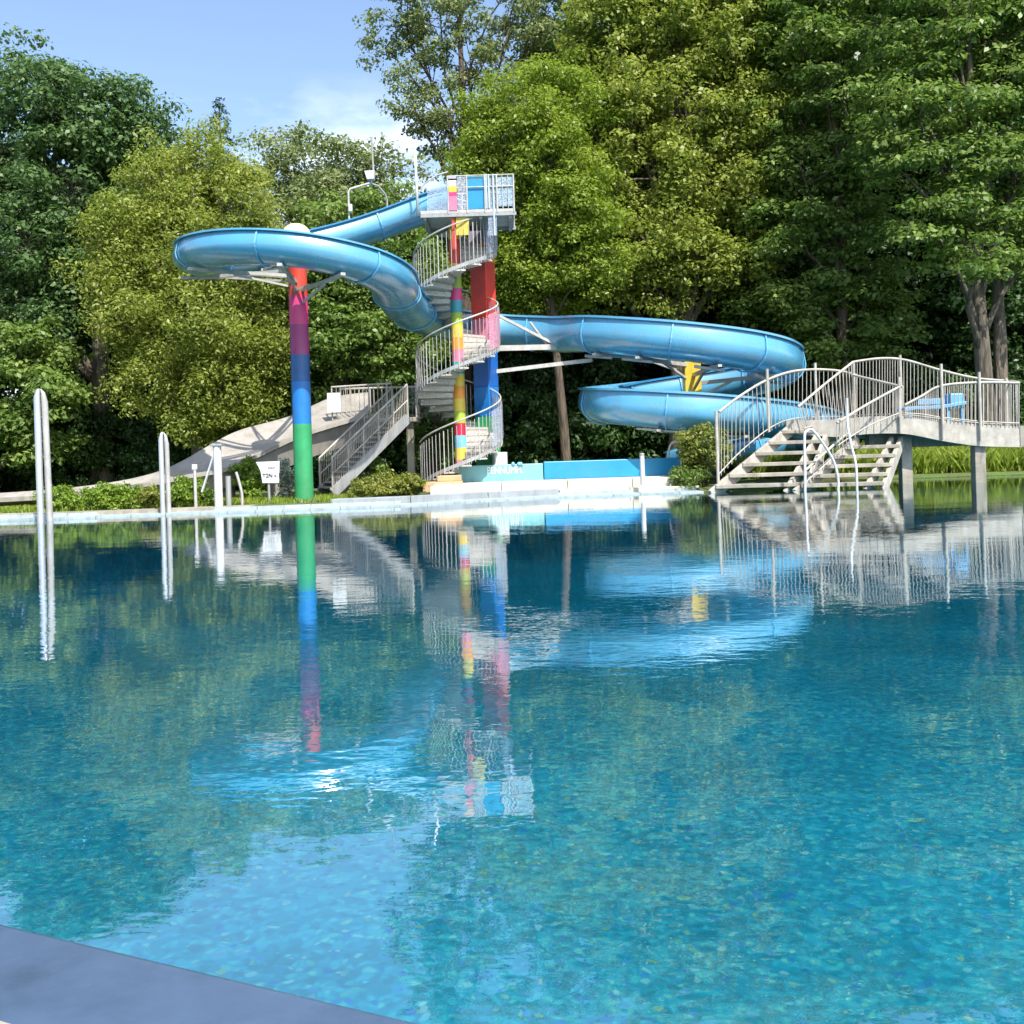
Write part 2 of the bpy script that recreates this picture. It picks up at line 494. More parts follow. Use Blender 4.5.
o = mb.build('pool_coping', 'coping'); tag(o, kind='structure')
mb = MB(); rings = []
for i in range(nfar - 1, len(pool) - 2):
    a = pool[i]; bq = far_rim[i]
    rings.append([(a[0], a[1], -0.25), (a[0], a[1], 0.02), (bq[0], bq[1], GZ + 0.002)])
mb.loft(rings); o = mb.build('bank_edge', gm); tag(o, kind='structure')

mb = MB()
w1 = 0.31
pts = [nl, nr]
prof = lambda p: [p + Vector((0, 0, -0.3)), p + Vector((0, 0, 0.012)), p + nn * 0.02 + Vector((0, 0, 0.022)), p + nn * w1 + Vector((0, 0, 0.035)), p + nn * w1 + Vector((0, 0, -.05))]
Ls = (nr - nl).length; ns = 3
for q in range(ns):
    a = nl + nd * (q * Ls / ns + .004); b_ = nl + nd * ((q + 1) * Ls / ns - .004)
    mb.loft([prof(a), prof(b_)])
o = mb.build('pool_edge_slab', 'wetslab'); tag(o, kind='structure')
mb = MB()
q = [nl + nn * (w1 + 0.004), nr + nn * (w1 + 0.004), nr + nn * 6, nl + nn * 6]
mb.prism([(v.x, v.y) for v in q], -0.1, 0.05)
o = mb.build('pavement', 'concrete'); tag(o, kind='structure')

# pool floor and walls: blue, with leaf reflections of the ripples painted on as flecks
pm, nt, out = new_mat('pool_reflection_flecks'); L = nt.links
tc = N(nt, 'ShaderNodeTexCoord')
wp_ = N(nt, 'ShaderNodeTexNoise', Scale=6.0, Detail=2.0); L.new(tc.outputs['Object'], wp_.inputs['Vector'])
wmx = N(nt, 'ShaderNodeMixRGB', Fac=0.10); L.new(tc.outputs['Object'], wmx.inputs['Color1']); L.new(wp_.outputs['Color'], wmx.inputs['Color2'])
vo = N(nt, 'ShaderNodeTexVoronoi', Scale=25.0, feature='SMOOTH_F1'); vo.inputs['Smoothness'].default_value = 0.8; L.new(wmx.outputs['Color'], vo.inputs['Vector'])
sepc = N(nt, 'ShaderNodeSeparateColor'); L.new(vo.outputs['Color'], sepc.inputs['Color'])
cr = N(nt, 'ShaderNodeValToRGB'); e = cr.color_ramp.elements
e[0].position = 0.0; e[0].color = (0.003, 0.165, 0.225, 1)
e[1].position = 1.0; e[1].color = (0.12, 0.38, 0.30, 1)
x = e.new(0.5); x.color = (0.004, 0.235, 0.32, 1)
x = e.new(0.85); x.color = (0.018, 0.31, 0.38, 1)
L.new(sepc.outputs['Red'], cr.inputs['Fac'])
n1 = N(nt, 'ShaderNodeTexNoise', Scale=0.5, Detail=4.0); L.new(tc.outputs['Object'], n1.inputs['Vector'])
mr = N(nt, 'ShaderNodeMapRange'); mr.inputs['From Min'].default_value = 0.3; mr.inputs['From Max'].default_value = 0.7
mr.inputs['To Min'].default_value = 0.8; mr.inputs['To Max'].default_value = 1.2
L.new(n1.outputs['Fac'], mr.inputs['Value'])
odd = N(nt, 'ShaderNodeMapRange'); odd.inputs['From Min'].default_value = 0.72; odd.inputs['From Max'].default_value = 0.9; L.new(sepc.outputs['Green'], odd.inputs['Value'])
hue = N(nt, 'ShaderNodeValToRGB'); hue.color_ramp.interpolation = 'CONSTANT'; h_ = hue.color_ramp.elements       # coloured specks painted in for leaf reflections on the water
h_[0].color = (0.02, 0.12, 0.42, 1); h_[1].position = .45; h_[1].color = (0.30, 0.38, 0.12, 1); hx = h_.new(.6); hx.color = (0.05, 0.40, 0.30, 1); hx = h_.new(.8); hx.color = (0.30, 0.48, 0.48, 1)
L.new(sepc.outputs['Blue'], hue.inputs['Fac'])
sc_ = N(nt, 'ShaderNodeMath', operation='MULTIPLY'); sc_.inputs[1].default_value = .5; L.new(odd.outputs['Result'], sc_.inputs[0])
om_ = N(nt, 'ShaderNodeMixRGB'); L.new(sc_.outputs[0], om_.inputs['Fac']); L.new(cr.outputs['Color'], om_.inputs['Color1']); L.new(hue.outputs['Color'], om_.inputs['Color2'])
mu = N(nt, 'ShaderNodeMixRGB', blend_type='MULTIPLY', Fac=1.0)
L.new(om_.outputs['Color'], mu.inputs['Color1']); L.new(mr.outputs['Result'], mu.inputs['Color2'])
b = N(nt, 'ShaderNodeBsdfPrincipled', Roughness=0.6); L.new(mu.outputs['Color'], b.inputs['Base Color'])
L.new(b.outputs[0], out.inputs['Surface'])
M['reflection_flecks'] = pm
mb = MB(); n = len(pool); wl = offset_poly(pool, 0.01)
mb.add([(x, y, -1.35) for x, y in wl] + [(x, y, -0.02) for x, y in wl],
       [tuple(range(n))] + [(i, n + i, n + (i + 1) % n, (i + 1) % n) for i in range(n)])
o = mb.build('pool_floor', 'reflection_flecks'); tag(o, kind='structure')

wm, nt, out = new_mat('pool_water'); L = nt.links
tc = N(nt, 'ShaderNodeTexCoord')
mp = N(nt, 'ShaderNodeMapping'); mp.inputs['Scale'].default_value = (1.0, 1.6, 1.0); mp.inputs['Rotation'].default_value = (0, 0, 0.3)
L.new(tc.outputs['Object'], mp.inputs['Vector'])
a1 = N(nt, 'ShaderNodeTexNoise', Scale=0.9, Detail=2.0, Roughness=0.5); L.new(mp.outputs['Vector'], a1.inputs['Vector'])
a2 = N(nt, 'ShaderNodeTexNoise', Scale=7.0, Detail=2.5, Roughness=0.5); L.new(mp.outputs['Vector'], a2.inputs['Vector'])
b1 = N(nt, 'ShaderNodeBump', Strength=1.0, Distance=0.0032); L.new(a1.outputs['Fac'], b1.inputs['Height'])
b2 = N(nt, 'ShaderNodeBump', Strength=1.0, Distance=0.0009); L.new(a2.outputs['Fac'], b2.inputs['Height'])
L.new(b1.outputs['Normal'], b2.inputs['Normal'])
geo = N(nt, 'ShaderNodeNewGeometry')
dt = N(nt, 'ShaderNodeVectorMath', operation='DOT_PRODUCT'); L.new(b2.outputs['Normal'], dt.inputs[0]); L.new(geo.outputs['Incoming'], dt.inputs[1])
ab = N(nt, 'ShaderNodeMath', operation='ABSOLUTE'); L.new(dt.outputs['Value'], ab.inputs[0])
om = N(nt, 'ShaderNodeMath', operation='SUBTRACT', use_clamp=True); om.inputs[0].default_value = 1.0; L.new(ab.outputs[0], om.inputs[1])
pw = N(nt, 'ShaderNodeMath', operation='POWER'); L.new(om.outputs[0], pw.inputs[0]); pw.inputs[1].default_value = 2.7
fr = N(nt, 'ShaderNodeMapRange'); fr.inputs['To Min'].default_value = 0.135; fr.inputs['To Max'].default_value = 1.0; L.new(pw.outputs[0], fr.inputs['Value'])
gl = N(nt, 'ShaderNodeBsdfGlossy', Roughness=0.012); gl.inputs['Color'].default_value = (0.93, 0.97, 0.98, 1)
L.new(b2.outputs['Normal'], gl.inputs['Normal'])
tr = N(nt, 'ShaderNodeBsdfTransparent'); 
cl = N(nt, 'ShaderNodeMath', operation='MAXIMUM'); L.new(ab.outputs[0], cl.inputs[0]); cl.inputs[1].default_value = 0.06
rc_ = N(nt, 'ShaderNodeMath', operation='DIVIDE'); rc_.inputs[0].default_value = 1.0; L.new(cl.outputs[0], rc_.inputs[1])
comb = N(nt, 'ShaderNodeCombineColor')
for ch_, v_ in (('Red', .78), ('Green', .92), ('Blue', .95)):     # light lost along its way through the water
    p_ = N(nt, 'ShaderNodeMath', operation='POWER'); p_.inputs[0].default_value = v_; L.new(rc_.outputs[0], p_.inputs[1]); L.new(p_.outputs[0], comb.inputs[ch_])
L.new(comb.outputs['Color'], tr.inputs['Color'])
mx = N(nt, 'ShaderNodeMixShader'); L.new(fr.outputs[0], mx.inputs['Fac']); L.new(tr.outputs[0], mx.inputs[1]); L.new(gl.outputs[0], mx.inputs[2])
L.new(mx.outputs[0], out.inputs['Surface'])
M['water'] = wm
mb = MB(); mb.add([(x, y, 0.0) for x, y in pool], [tuple(range(len(pool)))])
o = mb.build('water', 'water'); tag(o, kind='structure')
if o.data.polygons[0].normal.z < 0: o.data.flip_normals()

# ------------------------------------------------------------------ foliage
def leaf_object(name, centers, radii, per, size, material, parent, flat=0.55, droop=0.15, up=0.7, aspect=0.62, spread=0.5, outc=None):
    """one mesh of many small leaves gathered in clumps"""
    centers = np.asarray(centers, float); radii = np.asarray(radii, float)
    n = len(centers)
    k = np.maximum(6, (1.2 * per * (radii / radii.mean()) ** 2).astype(int))
    idx = np.repeat(np.arange(n), k)
    T = len(idx)
    d = rng.normal(size=(T, 3)); d /= np.linalg.norm(d, axis=1)[:, None]
    rad = rng.random(T) ** spread
    off = d * rad[:, None] * radii[idx][:, None]
    off[:, 2] *= flat
    off[:, 2] -= droop * (off[:, 0] ** 2 + off[:, 1] ** 2) / np.maximum(radii[idx], 0.05)
    pos = centers[idx] + off
    nrm = rng.normal(size=(T, 3)) * 0.55 + d * 0.8
    nrm[:, 2] += up
    nrm /= np.linalg.norm(nrm, axis=1)[:, None]
    a = rng.normal(size=(T, 3))
    a -= nrm * (a * nrm).sum(1)[:, None]; a /= np.linalg.norm(a, axis=1)[:, None]
    bb = np.cross(nrm, a)
    s = size * (0.5 + 1.0 * rng.random(T) ** 1.4)
    A = a * (s / 2)[:, None]; B = bb * (s * aspect / 2)[:, None]
    fold = nrm * (s * 0.10)[:, None]
    V = np.empty((T, 4, 3))
    V[:, 0] = pos - A; V[:, 1] = pos + B * 1.0 - A * 0.15 + fold; V[:, 2] = pos + A; V[:, 3] = pos - B - A * 0.15 + fold
    V = V.reshape(-1, 3)
    base = np.array(world_loc(parent)) if parent else np.zeros(3)
    V = (V - base).astype(np.float32)
    me = bpy.data.meshes.new(name)
    me.vertices.add(len(V)); me.vertices.foreach_set('co', V.ravel())
    me.loops.add(T * 4); me.loops.foreach_set('vertex_index', np.arange(T * 4, dtype=np.int32))
    me.polygons.add(T); me.polygons.foreach_set('loop_start', np.arange(0, T * 4, 4, dtype=np.int32))
    me.materials.append(M[material])
    me.update(calc_edges=True)
    o = bpy.data.objects.new(name, me); COL.objects.link(o)
    if parent: o.parent = parent
    return o

def clumps_in(c, r, rc, dens, inner=0.45):
    """clump centres through an ellipsoid, thicker towards its skin"""
    n = max(4, int(1.65 * dens * (r[0] * r[2] + r[0] * r[1] + r[1] * r[2]) / 3 / (rc * rc)))
    d = rng.normal(size=(n, 3)); d /= np.linalg.norm(d, axis=1)[:, None]
    rad = inner + (1 - inner) * rng.random(n) ** 0.6
    p = d * rad[:, None] * np.array(r)
    p += rng.normal(size=(n, 3)) * rc * 0.35
    return np.array(c) + p, rc * (0.65 + 0.8 * rng.random(n))

def tree(name, label, cat, bx, Y, blobs, leaf, bark='bark', tr=0.35, rc=0.62, dens=5.0, per=85, size=0.17, group=None, split=0.45, flat=0.55,
         up=0.7, aspect=0.62, droop=0.15, twigs=0.25, lean=0.0, fork=1):
    """blobs: (px, py, rx, ry, dY) as seen, each standing at its own depth"""
    base = PZ(bx, 470, GZ) if False else None
    X0 = P(bx, 455, Y).x
    root = empty(name, (X0, Y, GZ), label, cat, group)
    cs, rs, bl = [], [], []
    for px, py, rx, ry, dY in blobs:
        c = P(px, py, Y + dY); k = (Y + dY) / F
        r = (rx * k, (rx + ry) * 0.5 * k, ry * k)
        cc, rr = clumps_in(c, r, rc, dens)
        keep = cc[:, 2] > 0.7
        cs.append(cc[keep]); rs.append(rr[keep]); bl.append((c, r, cc[keep]))
    CC = np.concatenate(cs); RR = np.concatenate(rs)
    top = max(c.z for c, r, _ in bl)
    mean = sum((c for c, r, _ in bl), Vector((0, 0, 0))) / len(bl)
    tb = MB()
    fz = GZ + (top - GZ) * split
    def trunk_at(t):
        return Vector((X0 + lean * t + (mean.x - X0) * 0.6 * t * t + 0.12 * math.sin(t * 5 + X0), Y + (mean.y - Y) * 0.7 * t * t, GZ - 0.1 + (top - GZ) * 0.92 * t))
    ts = [i / 12 for i in range(13)]
    tb.tube([trunk_at(t) for t in ts], [tr * (1.35 if t == 0 else 1.0) * (1 - 0.85 * t) + 0.03 for t in ts], n=12)
    for c, r, cc in bl:
        t0 = min(0.85, max(0.18, (c.z - r[2] * 0.9 - GZ) / (top - GZ) * 0.85 + random.uniform(-0.08, 0.05)))
        a = trunk_at(t0)
        rad = max(0.05, tr * (1 - 0.85 * t0) * 0.55)
        mid = a.lerp(c, 0.5) + Vector((random.uniform(-.3, .3), random.uniform(-.3, .3), random.uniform(0.1, 0.5)))
        tb.tube([a, a.lerp(mid, 0.5) + Vector((0, 0, .1)), mid, mid.lerp(c, 0.6), c], [rad, rad * .85, rad * .7, rad * .5, rad * .3], n=7)
        for q in cc:
            if random.random() < twigs:
                qv = Vector(q)
                s0 = mid.lerp(c, random.uniform(0.2, 1))
                m2 = s0.lerp(qv, 0.5) + Vector((random.uniform(-.15, .15), random.uniform(-.15, .15), random.uniform(0, .25)))
                tb.tube([s0, m2, qv], [rad * .3, rad * .18 + 0.006, 0.012], n=5, caps=False)
    tb.build('trunk', bark, root, smooth=True)
    leaf_object('crown', CC, RR, per, size, leaf, root, flat=flat, up=up, aspect=aspect, droop=droop)
    return root

tree('oak_tree', 'tall dark green broadleaf tree with mottled trunk at the left edge', 'tree', 105, 34,
     [(38, 95, 42, 48, 0), (95, 120, 48, 48, 0), (140, 130, 36, 48, 1), (15, 150, 50, 50, 1), (70, 180, 60, 50, 0), (130, 195, 50, 45, 1), (20, 235, 55, 45, -1),
      (85, 250, 50, 45, 0), (-40, 180, 55, 80, 1), (60, 310, 55, 38, 0), (0, 310, 55, 40, 0), (120, 300, 45, 40, 2)],
     'leaf_oak', 'bark_pale', tr=0.36, size=0.17, dens=5.2)
tree('leafy_tree', 'low dark green tree with branches hanging to the bank behind the tall steel post', 'tree', -10, 31.5,
     [(15, 375, 45, 32, 0), (50, 395, 28, 26, -.5), (5, 425, 45, 28, 0), (35, 440, 35, 22, 0), (-40, 400, 50, 50, 0), (30, 345, 40, 25, 0)], 'leaf_maple', tr=0.2, rc=0.5)
tree('willow_tree', 'broad olive green tree with fine leaves behind the grey wave chute', 'tree', 200, 31,
     [(212, 165, 42, 36, 1), (165, 190, 42, 40, .5), (240, 205, 42, 42, .5), (125, 235, 36, 42, 0), (190, 250, 55, 48, 0), (250, 265, 42, 45, 0), (135, 305, 45, 45, 0),
      (205, 325, 55, 48, -.5), (160, 375, 45, 42, 0), (225, 385, 45, 40, 0), (262, 345, 38, 45, .5), (120, 270, 35, 40, 0), (205, 420, 30, 25, 0)],
     'leaf_olive', 'bark_pale', tr=0.2, rc=0.5, size=0.125, dens=6.5, per=95, up=0.55, flat=0.7, aspect=0.45)
root = empty('conifer_tree', (P(219, 455, 44).x, 44, GZ), 'slim dark conifer whose tip rises above the olive green tree', 'tree')
tb = MB(); tp = P(219, 99, 44); tb.tube([Vector((tp.x, 44, GZ - .1)), Vector((tp.x, 44, tp.z))], [0.25, 0.02], n=8); tb.build('trunk', 'bark', root, smooth=True)
cs, rs = [], []
for i in range(260):
    t = (i / 260) ** 0.8; h = tp.z - t * 11; w = 0.12 + t * 2.6; an = random.random() * 6.28; q = random.uniform(.5, 1)
    cs.append((tp.x + math.cos(an) * w * q, 44 + math.sin(an) * w * q, h)); rs.append(0.22 + 0.25 * t)
leaf_object('crown', cs, rs, 60, 0.16, 'leaf_conifer', root, flat=0.4, aspect=0.3, droop=0.5)
tree('hazel_tree', 'pale green tree with a soft round top between olive tree and slide', 'tree', 300, 37,
     [(268, 175, 30, 35, 0), (305, 165, 35, 34, 0), (345, 165, 38, 40, 0), (285, 225, 40, 40, -.5), (330, 215, 45, 40, -.5), (385, 185, 35, 35, 0), (375, 235, 40, 40, 0)],
     'leaf_poplar', tr=0.25, size=0.15, dens=4.2, up=.6)
tree('maple_tree', 'dark green broad leaved tree hanging behind the red and blue pole', 'tree', 345, 32.5,
     [(330, 225, 42, 30, 0), (375, 225, 38, 28, 0), (300, 275, 40, 38, 0), (350, 285, 48, 38, 0), (405, 270, 38, 45, 0), (330, 340, 45, 38, -.5), (385, 345, 42, 38, -.5),
      (295, 355, 38, 36, .5), (420, 345, 36, 38, 1), (350, 395, 50, 30, 1), (290, 410, 38, 34, 1), (440, 240, 30, 35, 2)],
     'leaf_maple', tr=0.22, rc=0.55, size=0.16)
tree('poplar_tree', 'tall airy poplar with sky showing through beside the slide tower', 'tree', 470, 41,
     [(395, 20, 32, 28, 0), (385, 45, 22, 14, 0), (440, 15, 40, 30, 0), (425, 65, 30, 28, 0), (470, 55, 36, 34, 0), (510, 25, 40, 34, 0), (550, 20, 35, 34, 0), (410, 100, 28, 26, 0),
      (450, 105, 36, 32, 0), (500, 90, 38, 40, 0), (430, 140, 24, 20, 0), (475, 150, 36, 30, 0), (520, 150, 40, 40, 1), (440, -40, 60, 40, 0), (530, -40, 60, 40, 0)],
     'leaf_poplar', tr=0.3, rc=0.5, size=0.16, dens=2.1, per=60, twigs=0.5, up=.55)
tree('lime_tree', 'bright yellow green tree with a slim bare trunk right behind the slide tower', 'tree', 563, 34,
     [(492, 130, 40, 38, 0), (530, 110, 45, 45, 0), (490, 180, 38, 36, 0), (550, 160, 48, 44, -.5), (515, 215, 45, 38, 0), (575, 205, 45, 45, -.5), (535, 260, 45, 36, 0),
      (590, 255, 42, 36, -.5), (520, 285, 40, 25, .5), (575, 110, 45, 45, .5), (545, 295, 45, 25, 1), (480, 260, 30, 40, 1.5)],
     'leaf_olive2', tr=0.15, rc=0.52, size=0.14, dens=6, per=90, aspect=.5)
tree('ash_tree', 'tall olive green tree filling the middle of the wood', 'tree', 680, 36,
     [(610, 40, 50, 48, 0), (670, 30, 55, 50, 0), (730, 40, 50, 52, 0), (625, 110, 48, 46, -.5), (690, 105, 52, 48, -.5), (745, 120, 45, 52, 0), (650, 175, 48, 42, -.8), (710, 185, 45, 42, -.3),
      (640, 235, 48, 36, -1), (700, 255, 50, 32, -.8), (755, 200, 36, 45, .5), (600, 275, 38, 30, 0), (660, 290, 46, 24, -.5), (740, 270, 36, 30, 0), (640, -30, 70, 45, 0), (730, -30, 70, 45, 0)],
     'leaf_olive', tr=0.4, rc=0.6, size=0.16, dens=5.4)
tree('sycamore_tree', 'dark green sycamore with deep shade below, left of the paired trunks', 'tree', 845, 35,
     [(800, 40, 46, 48, 0), (850, 30, 46, 46, 0), (795, 110, 42, 40, 0), (845, 100, 42, 42, 0.4), (800, 165, 42, 34, -.5), (850, 175, 44, 34, 0), (785, 225, 38, 30, -.5), (835, 230, 44, 30, -.5),
      (800, 285, 46, 26, -.3), (860, 280, 42, 26, 0.2), (830, -30, 70, 40, 0), (890, 290, 36, 24, 0.8), (770, 300, 40, 26, 1), (850, 320, 50, 22, 1.4), (790, 335, 40, 20, 1.6), (842, 338, 44, 18, -.9), (880, 335, 34, 16, -.6), (800, 318, 30, 16, -.6)],
     'leaf_maple', tr=0.24, rc=0.72, size=0.19, dens=3.6, per=115, flat=.36, up=1.0)
tree('norway_maple', 'bright green maple on paired trunks leaning over the arched footbridge', 'tree', 987, 31,
     [(925, 25, 52, 40, 0), (985, 20, 52, 42, 0), (905, 85, 42, 30, -.4), (960, 95, 50, 34, -.6), (1015, 90, 45, 40, -.2), (925, 140, 48, 26, -.8), (985, 160, 46, 28, -.8), (1030, 160, 40, 34, 0),
      (895, 165, 30, 20, -.5), (945, 195, 44, 22, -1.0), (1010, 215, 42, 24, -.7), (940, 240, 34, 18, -1.2), (975, 262, 36, 18, -1.4), (1025, 265, 36, 24, -.5), (950, -35, 80, 36, 0), (1050, 20, 50, 60, 0),
      (905, 225, 26, 16, -.5), (880, 130, 26, 22, -.2)],
     'leaf_maple', 'bark_pale', tr=0.27, rc=0.72, size=0.18, dens=3.4, per=120, flat=.34, up=1.0)
tb = MB()
root2 = [o for o in COL.objects if o.name == 'norway_maple'][0]
pt = [P(1001, 470, 31.2), P(1001, 400, 31.2), P(1000, 340, 31.3), P(998, 290, 31.5), P(1002, 230, 31.6), P(1015, 170, 31.6)]
tb.tube(spline(pt, 4), [0.25 - 0.007 * i for i in range(21)], n=12); tb.build('trunk', 'bark_pale', root2, smooth=True)

# the wood behind: separate trees that share one crown
def generic_tree():
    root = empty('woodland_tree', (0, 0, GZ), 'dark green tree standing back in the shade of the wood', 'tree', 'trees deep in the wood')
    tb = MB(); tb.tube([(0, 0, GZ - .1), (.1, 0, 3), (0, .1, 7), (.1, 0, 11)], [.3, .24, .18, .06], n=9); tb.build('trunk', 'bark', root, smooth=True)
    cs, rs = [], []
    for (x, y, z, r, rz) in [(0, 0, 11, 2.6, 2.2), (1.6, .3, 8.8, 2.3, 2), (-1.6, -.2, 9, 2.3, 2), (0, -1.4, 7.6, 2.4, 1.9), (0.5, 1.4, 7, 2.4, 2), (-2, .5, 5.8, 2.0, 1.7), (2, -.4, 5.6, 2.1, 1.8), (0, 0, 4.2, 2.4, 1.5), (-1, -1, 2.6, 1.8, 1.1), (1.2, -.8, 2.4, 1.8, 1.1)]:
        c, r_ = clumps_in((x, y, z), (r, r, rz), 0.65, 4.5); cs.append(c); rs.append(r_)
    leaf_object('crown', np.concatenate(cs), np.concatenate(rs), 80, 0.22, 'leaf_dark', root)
    return root
def copy_tree(o, parent=None):
    c = o.copy(); COL.objects.link(c)
    if parent: c.parent = parent
    for ch in list(o.children): copy_tree(ch, c)
    return c
proto = generic_tree()
spots = [(-24, 40, 1.0), (-19, 45, 1.1), (-13.5, 41, .95), (-8.5, 47, .95), (-5, 42, .85), (-1, 46, .95), (2.5, 41, .9), (6, 45, 1.1), (9.5, 41, 1.05), (13, 46, 1.2), (17, 40, 1.1), (20.5, 45, 1.2),
         (24, 38, 1.1), (-27, 34, 1.0), (-16, 52, 1.1), (-3, 53, 1.0), (11, 54, 1.2), (23, 53, 1.2), (29, 44, 1.2), (-31, 46, 1.1)]
for i, (x, y, s) in enumerate(spots):
    o = proto if i == 0 else copy_tree(proto)
    if x > 1 and y > 43: s *= 1.6
    o.location = (x, y, GZ * (1 - s)); o.scale = (s, s, s); o.rotation_euler = (0, 0, i * 2.4)

def shrub(name, label, px, py, Y, rx, ry, leaf, cat='shrub', group=None, per=70, size=0.10, rc=0.24, dens=6, zbase=GZ, depth=None, up=.5, aspect=.5):
    c = P(px, py, Y); k = Y / F
    root = empty(name, (c.x, Y, zbase), label, cat, group)
    r = (rx * k, (depth or rx * k), ry * k)
    cc, rr = clumps_in(c, r, rc, dens, 0.3)
    cc[:, 2] = np.maximum(cc[:, 2], zbase + 0.06)
    tb = MB()
    for q in cc[::max(1, len(cc) // 9)]:
        b0 = Vector((c.x + random.uniform(-.1, .1), Y + random.uniform(-.1, .1), zbase - 0.03))
        tb.tube([b0, b0.lerp(Vector(q), .5) + Vector((0, 0, .08)), Vector(q)], [.022, .015, .006], n=5)
    tb.build('stem', 'bark', root)
    leaf_object('foliage', cc, rr, per, size, leaf, root, up=up, aspect=aspect)
    return root
# dark undergrowth between the trunks, copies of one bush
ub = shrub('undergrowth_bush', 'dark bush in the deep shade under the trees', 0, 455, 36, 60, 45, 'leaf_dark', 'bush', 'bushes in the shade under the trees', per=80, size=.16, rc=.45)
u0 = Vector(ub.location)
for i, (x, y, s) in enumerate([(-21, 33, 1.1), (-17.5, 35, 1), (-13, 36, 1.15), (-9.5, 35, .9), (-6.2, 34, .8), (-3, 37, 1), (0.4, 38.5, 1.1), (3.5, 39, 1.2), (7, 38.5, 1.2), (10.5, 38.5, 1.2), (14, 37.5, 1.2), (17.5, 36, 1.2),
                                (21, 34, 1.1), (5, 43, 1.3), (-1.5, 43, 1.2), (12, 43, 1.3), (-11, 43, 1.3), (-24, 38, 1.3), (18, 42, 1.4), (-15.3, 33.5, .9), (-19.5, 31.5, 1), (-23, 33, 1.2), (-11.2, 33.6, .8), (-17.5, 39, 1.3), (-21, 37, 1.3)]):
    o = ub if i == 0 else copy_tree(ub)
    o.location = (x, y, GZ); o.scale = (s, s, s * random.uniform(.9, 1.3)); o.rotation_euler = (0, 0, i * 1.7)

# bank planting
shrub('bank_shrub', 'yellow green low shrub at the foot of the left tall steel post', 65, 499, 21.4, 24, 11, 'leaf_lime', per=60, size=.07, rc=.16, dens=7)
shrub('bank_shrub', 'yellow green low shrub on the bank below the thin end of the grey chute', 112, 498, 21.5, 30, 13, 'leaf_lime', per=60, size=.07, rc=.16, dens=7)
shrub('bank_shrub', 'lime green shrub on the bank beside the second steel loop', 152, 499, 21.5, 15, 11, 'leaf_gold', per=60, size=.07, rc=.16, dens=7)
shrub('bank_shrub', 'bushy green shrub behind the thin white post on the bank', 188, 494, 21.6, 22, 14, 'leaf_lime', per=60, size=.07, rc=.16, dens=7)
shrub('bank_shrub', 'spiky green sapling left of the white sign', 251, 478, 23.4, 13, 20, 'leaf_lime', per=60, size=.09, rc=.16, dens=6)
shrub('bank_shrub', 'loose pale green sapling between white sign and green pole', 286, 480, 23.4, 11, 20, 'leaf_silver', per=45, size=.08, rc=.16, dens=5)
shrub('bank_shrub', 'yellow green spreading shrub in front of the grey stair', 378, 486, 23.2, 28, 9, 'leaf_gold', per=60, size=.08, rc=.16, dens=8)
shrub('bank_shrub', 'yellowish shrub touching the foot of the spiral stair', 408, 484, 23.6, 14, 10, 'leaf_gold', per=60, size=.08, rc=.16, dens=8)
shrub('bank_shrub', 'dark green round shrub in the shade under the grey stair', 372, 467, 25.2, 14, 12, 'leaf_maple', per=60, size=.09, rc=.2, dens=7)
shrub('silver_shrub', 'silvery pale shrub growing up at the back of the stair platform', 431, 402, 27.2, 22, 16, 'leaf_silver', per=60, size=.1, rc=.22, dens=6)
shrub('dark_shrub', 'dark glossy shrub below the silvery one left of the spiral stair', 432, 440, 27.6, 24, 22, 'leaf_maple', per=60, size=.1, rc=.24, dens=7)
shrub('golden_bush', 'golden green bush left of the arched footbridge steps', 703, 449, 24.0, 24, 24, 'leaf_gold', 'bush', per=70, size=.09, rc=.22, dens=8)
shrub('grassy_shrub', 'dark green grassy shrub at the water by the footbridge foot', 690, 476, 23.75, 19, 10, 'leaf_maple', per=60, size=.1, rc=.18, dens=8, aspect=.25)

def grass_patch(name, poly_fn, n, h, material, label=None, wide=0.02):
    """blades over an area; nobody could count them"""
    pts = np.array([poly_fn() for _ in range(n)])
    T = len(pts)
    ang = rng.random(T) * 6.283
    hh = h * (0.5 + rng.random(T))
    lean = rng.normal(size=(T, 2)) * 0.35 * hh[:, None]
    w = wide * (0.7 + .6 * rng.random(T))
    dx = np.cos(ang) * w; dy = np.sin(ang) * w
    V = np.empty((T, 4, 3))
    V[:, 0] = pts + np.stack([-dx, -dy, 0 * dx], 1); V[:, 1] = pts + np.stack([dx, dy, 0 * dx], 1)
    mid = pts + np.stack([lean[:, 0] * .4, lean[:, 1] * .4, hh * .6], 1)
    V[:, 2] = mid + np.stack([dx * .8, dy * .8, 0 * dx], 1)
    V[:, 3] = pts + np.stack([lean[:, 0], lean[:, 1], hh], 1)
    me = bpy.data.meshes.new(name); me.vertices.add(T * 4); me.vertices.foreach_set('co', V.reshape(-1).astype(np.float32))
    me.loops.add(T * 4); me.loops.foreach_set('vertex_index', np.arange(T * 4, dtype=np.int32))
    me.polygons.add(T); me.polygons.foreach_set('loop_start', np.arange(0, T * 4, 4, dtype=np.int32))
    me.materials.append(M[material]); me.update(calc_edges=True)
    o = bpy.data.objects.new(name, me); COL.objects.link(o)
    tag(o, label or 'lush green grass along the pool bank', 'grass', None, 'stuff')
    return o
def right_bank():
    x = random.uniform(6.6, 22); y = random.uniform(28.55, 33.5)
    return (x, y, GZ + (y - 28.3) * 0.10 * random.random())
grass_patch('bank_grass', right_bank, 34000, 0.50, 'grass', 'tall bright grass on the bank behind the arched footbridge', 0.025)
def left_bank():
    px = random.uniform(-60, 330); y = random.uniform(1.0, 4.2)
    e0 = PZ(px, 521 - px * 0.037, 0)
    return (e0.x, e0.y + y, GZ)
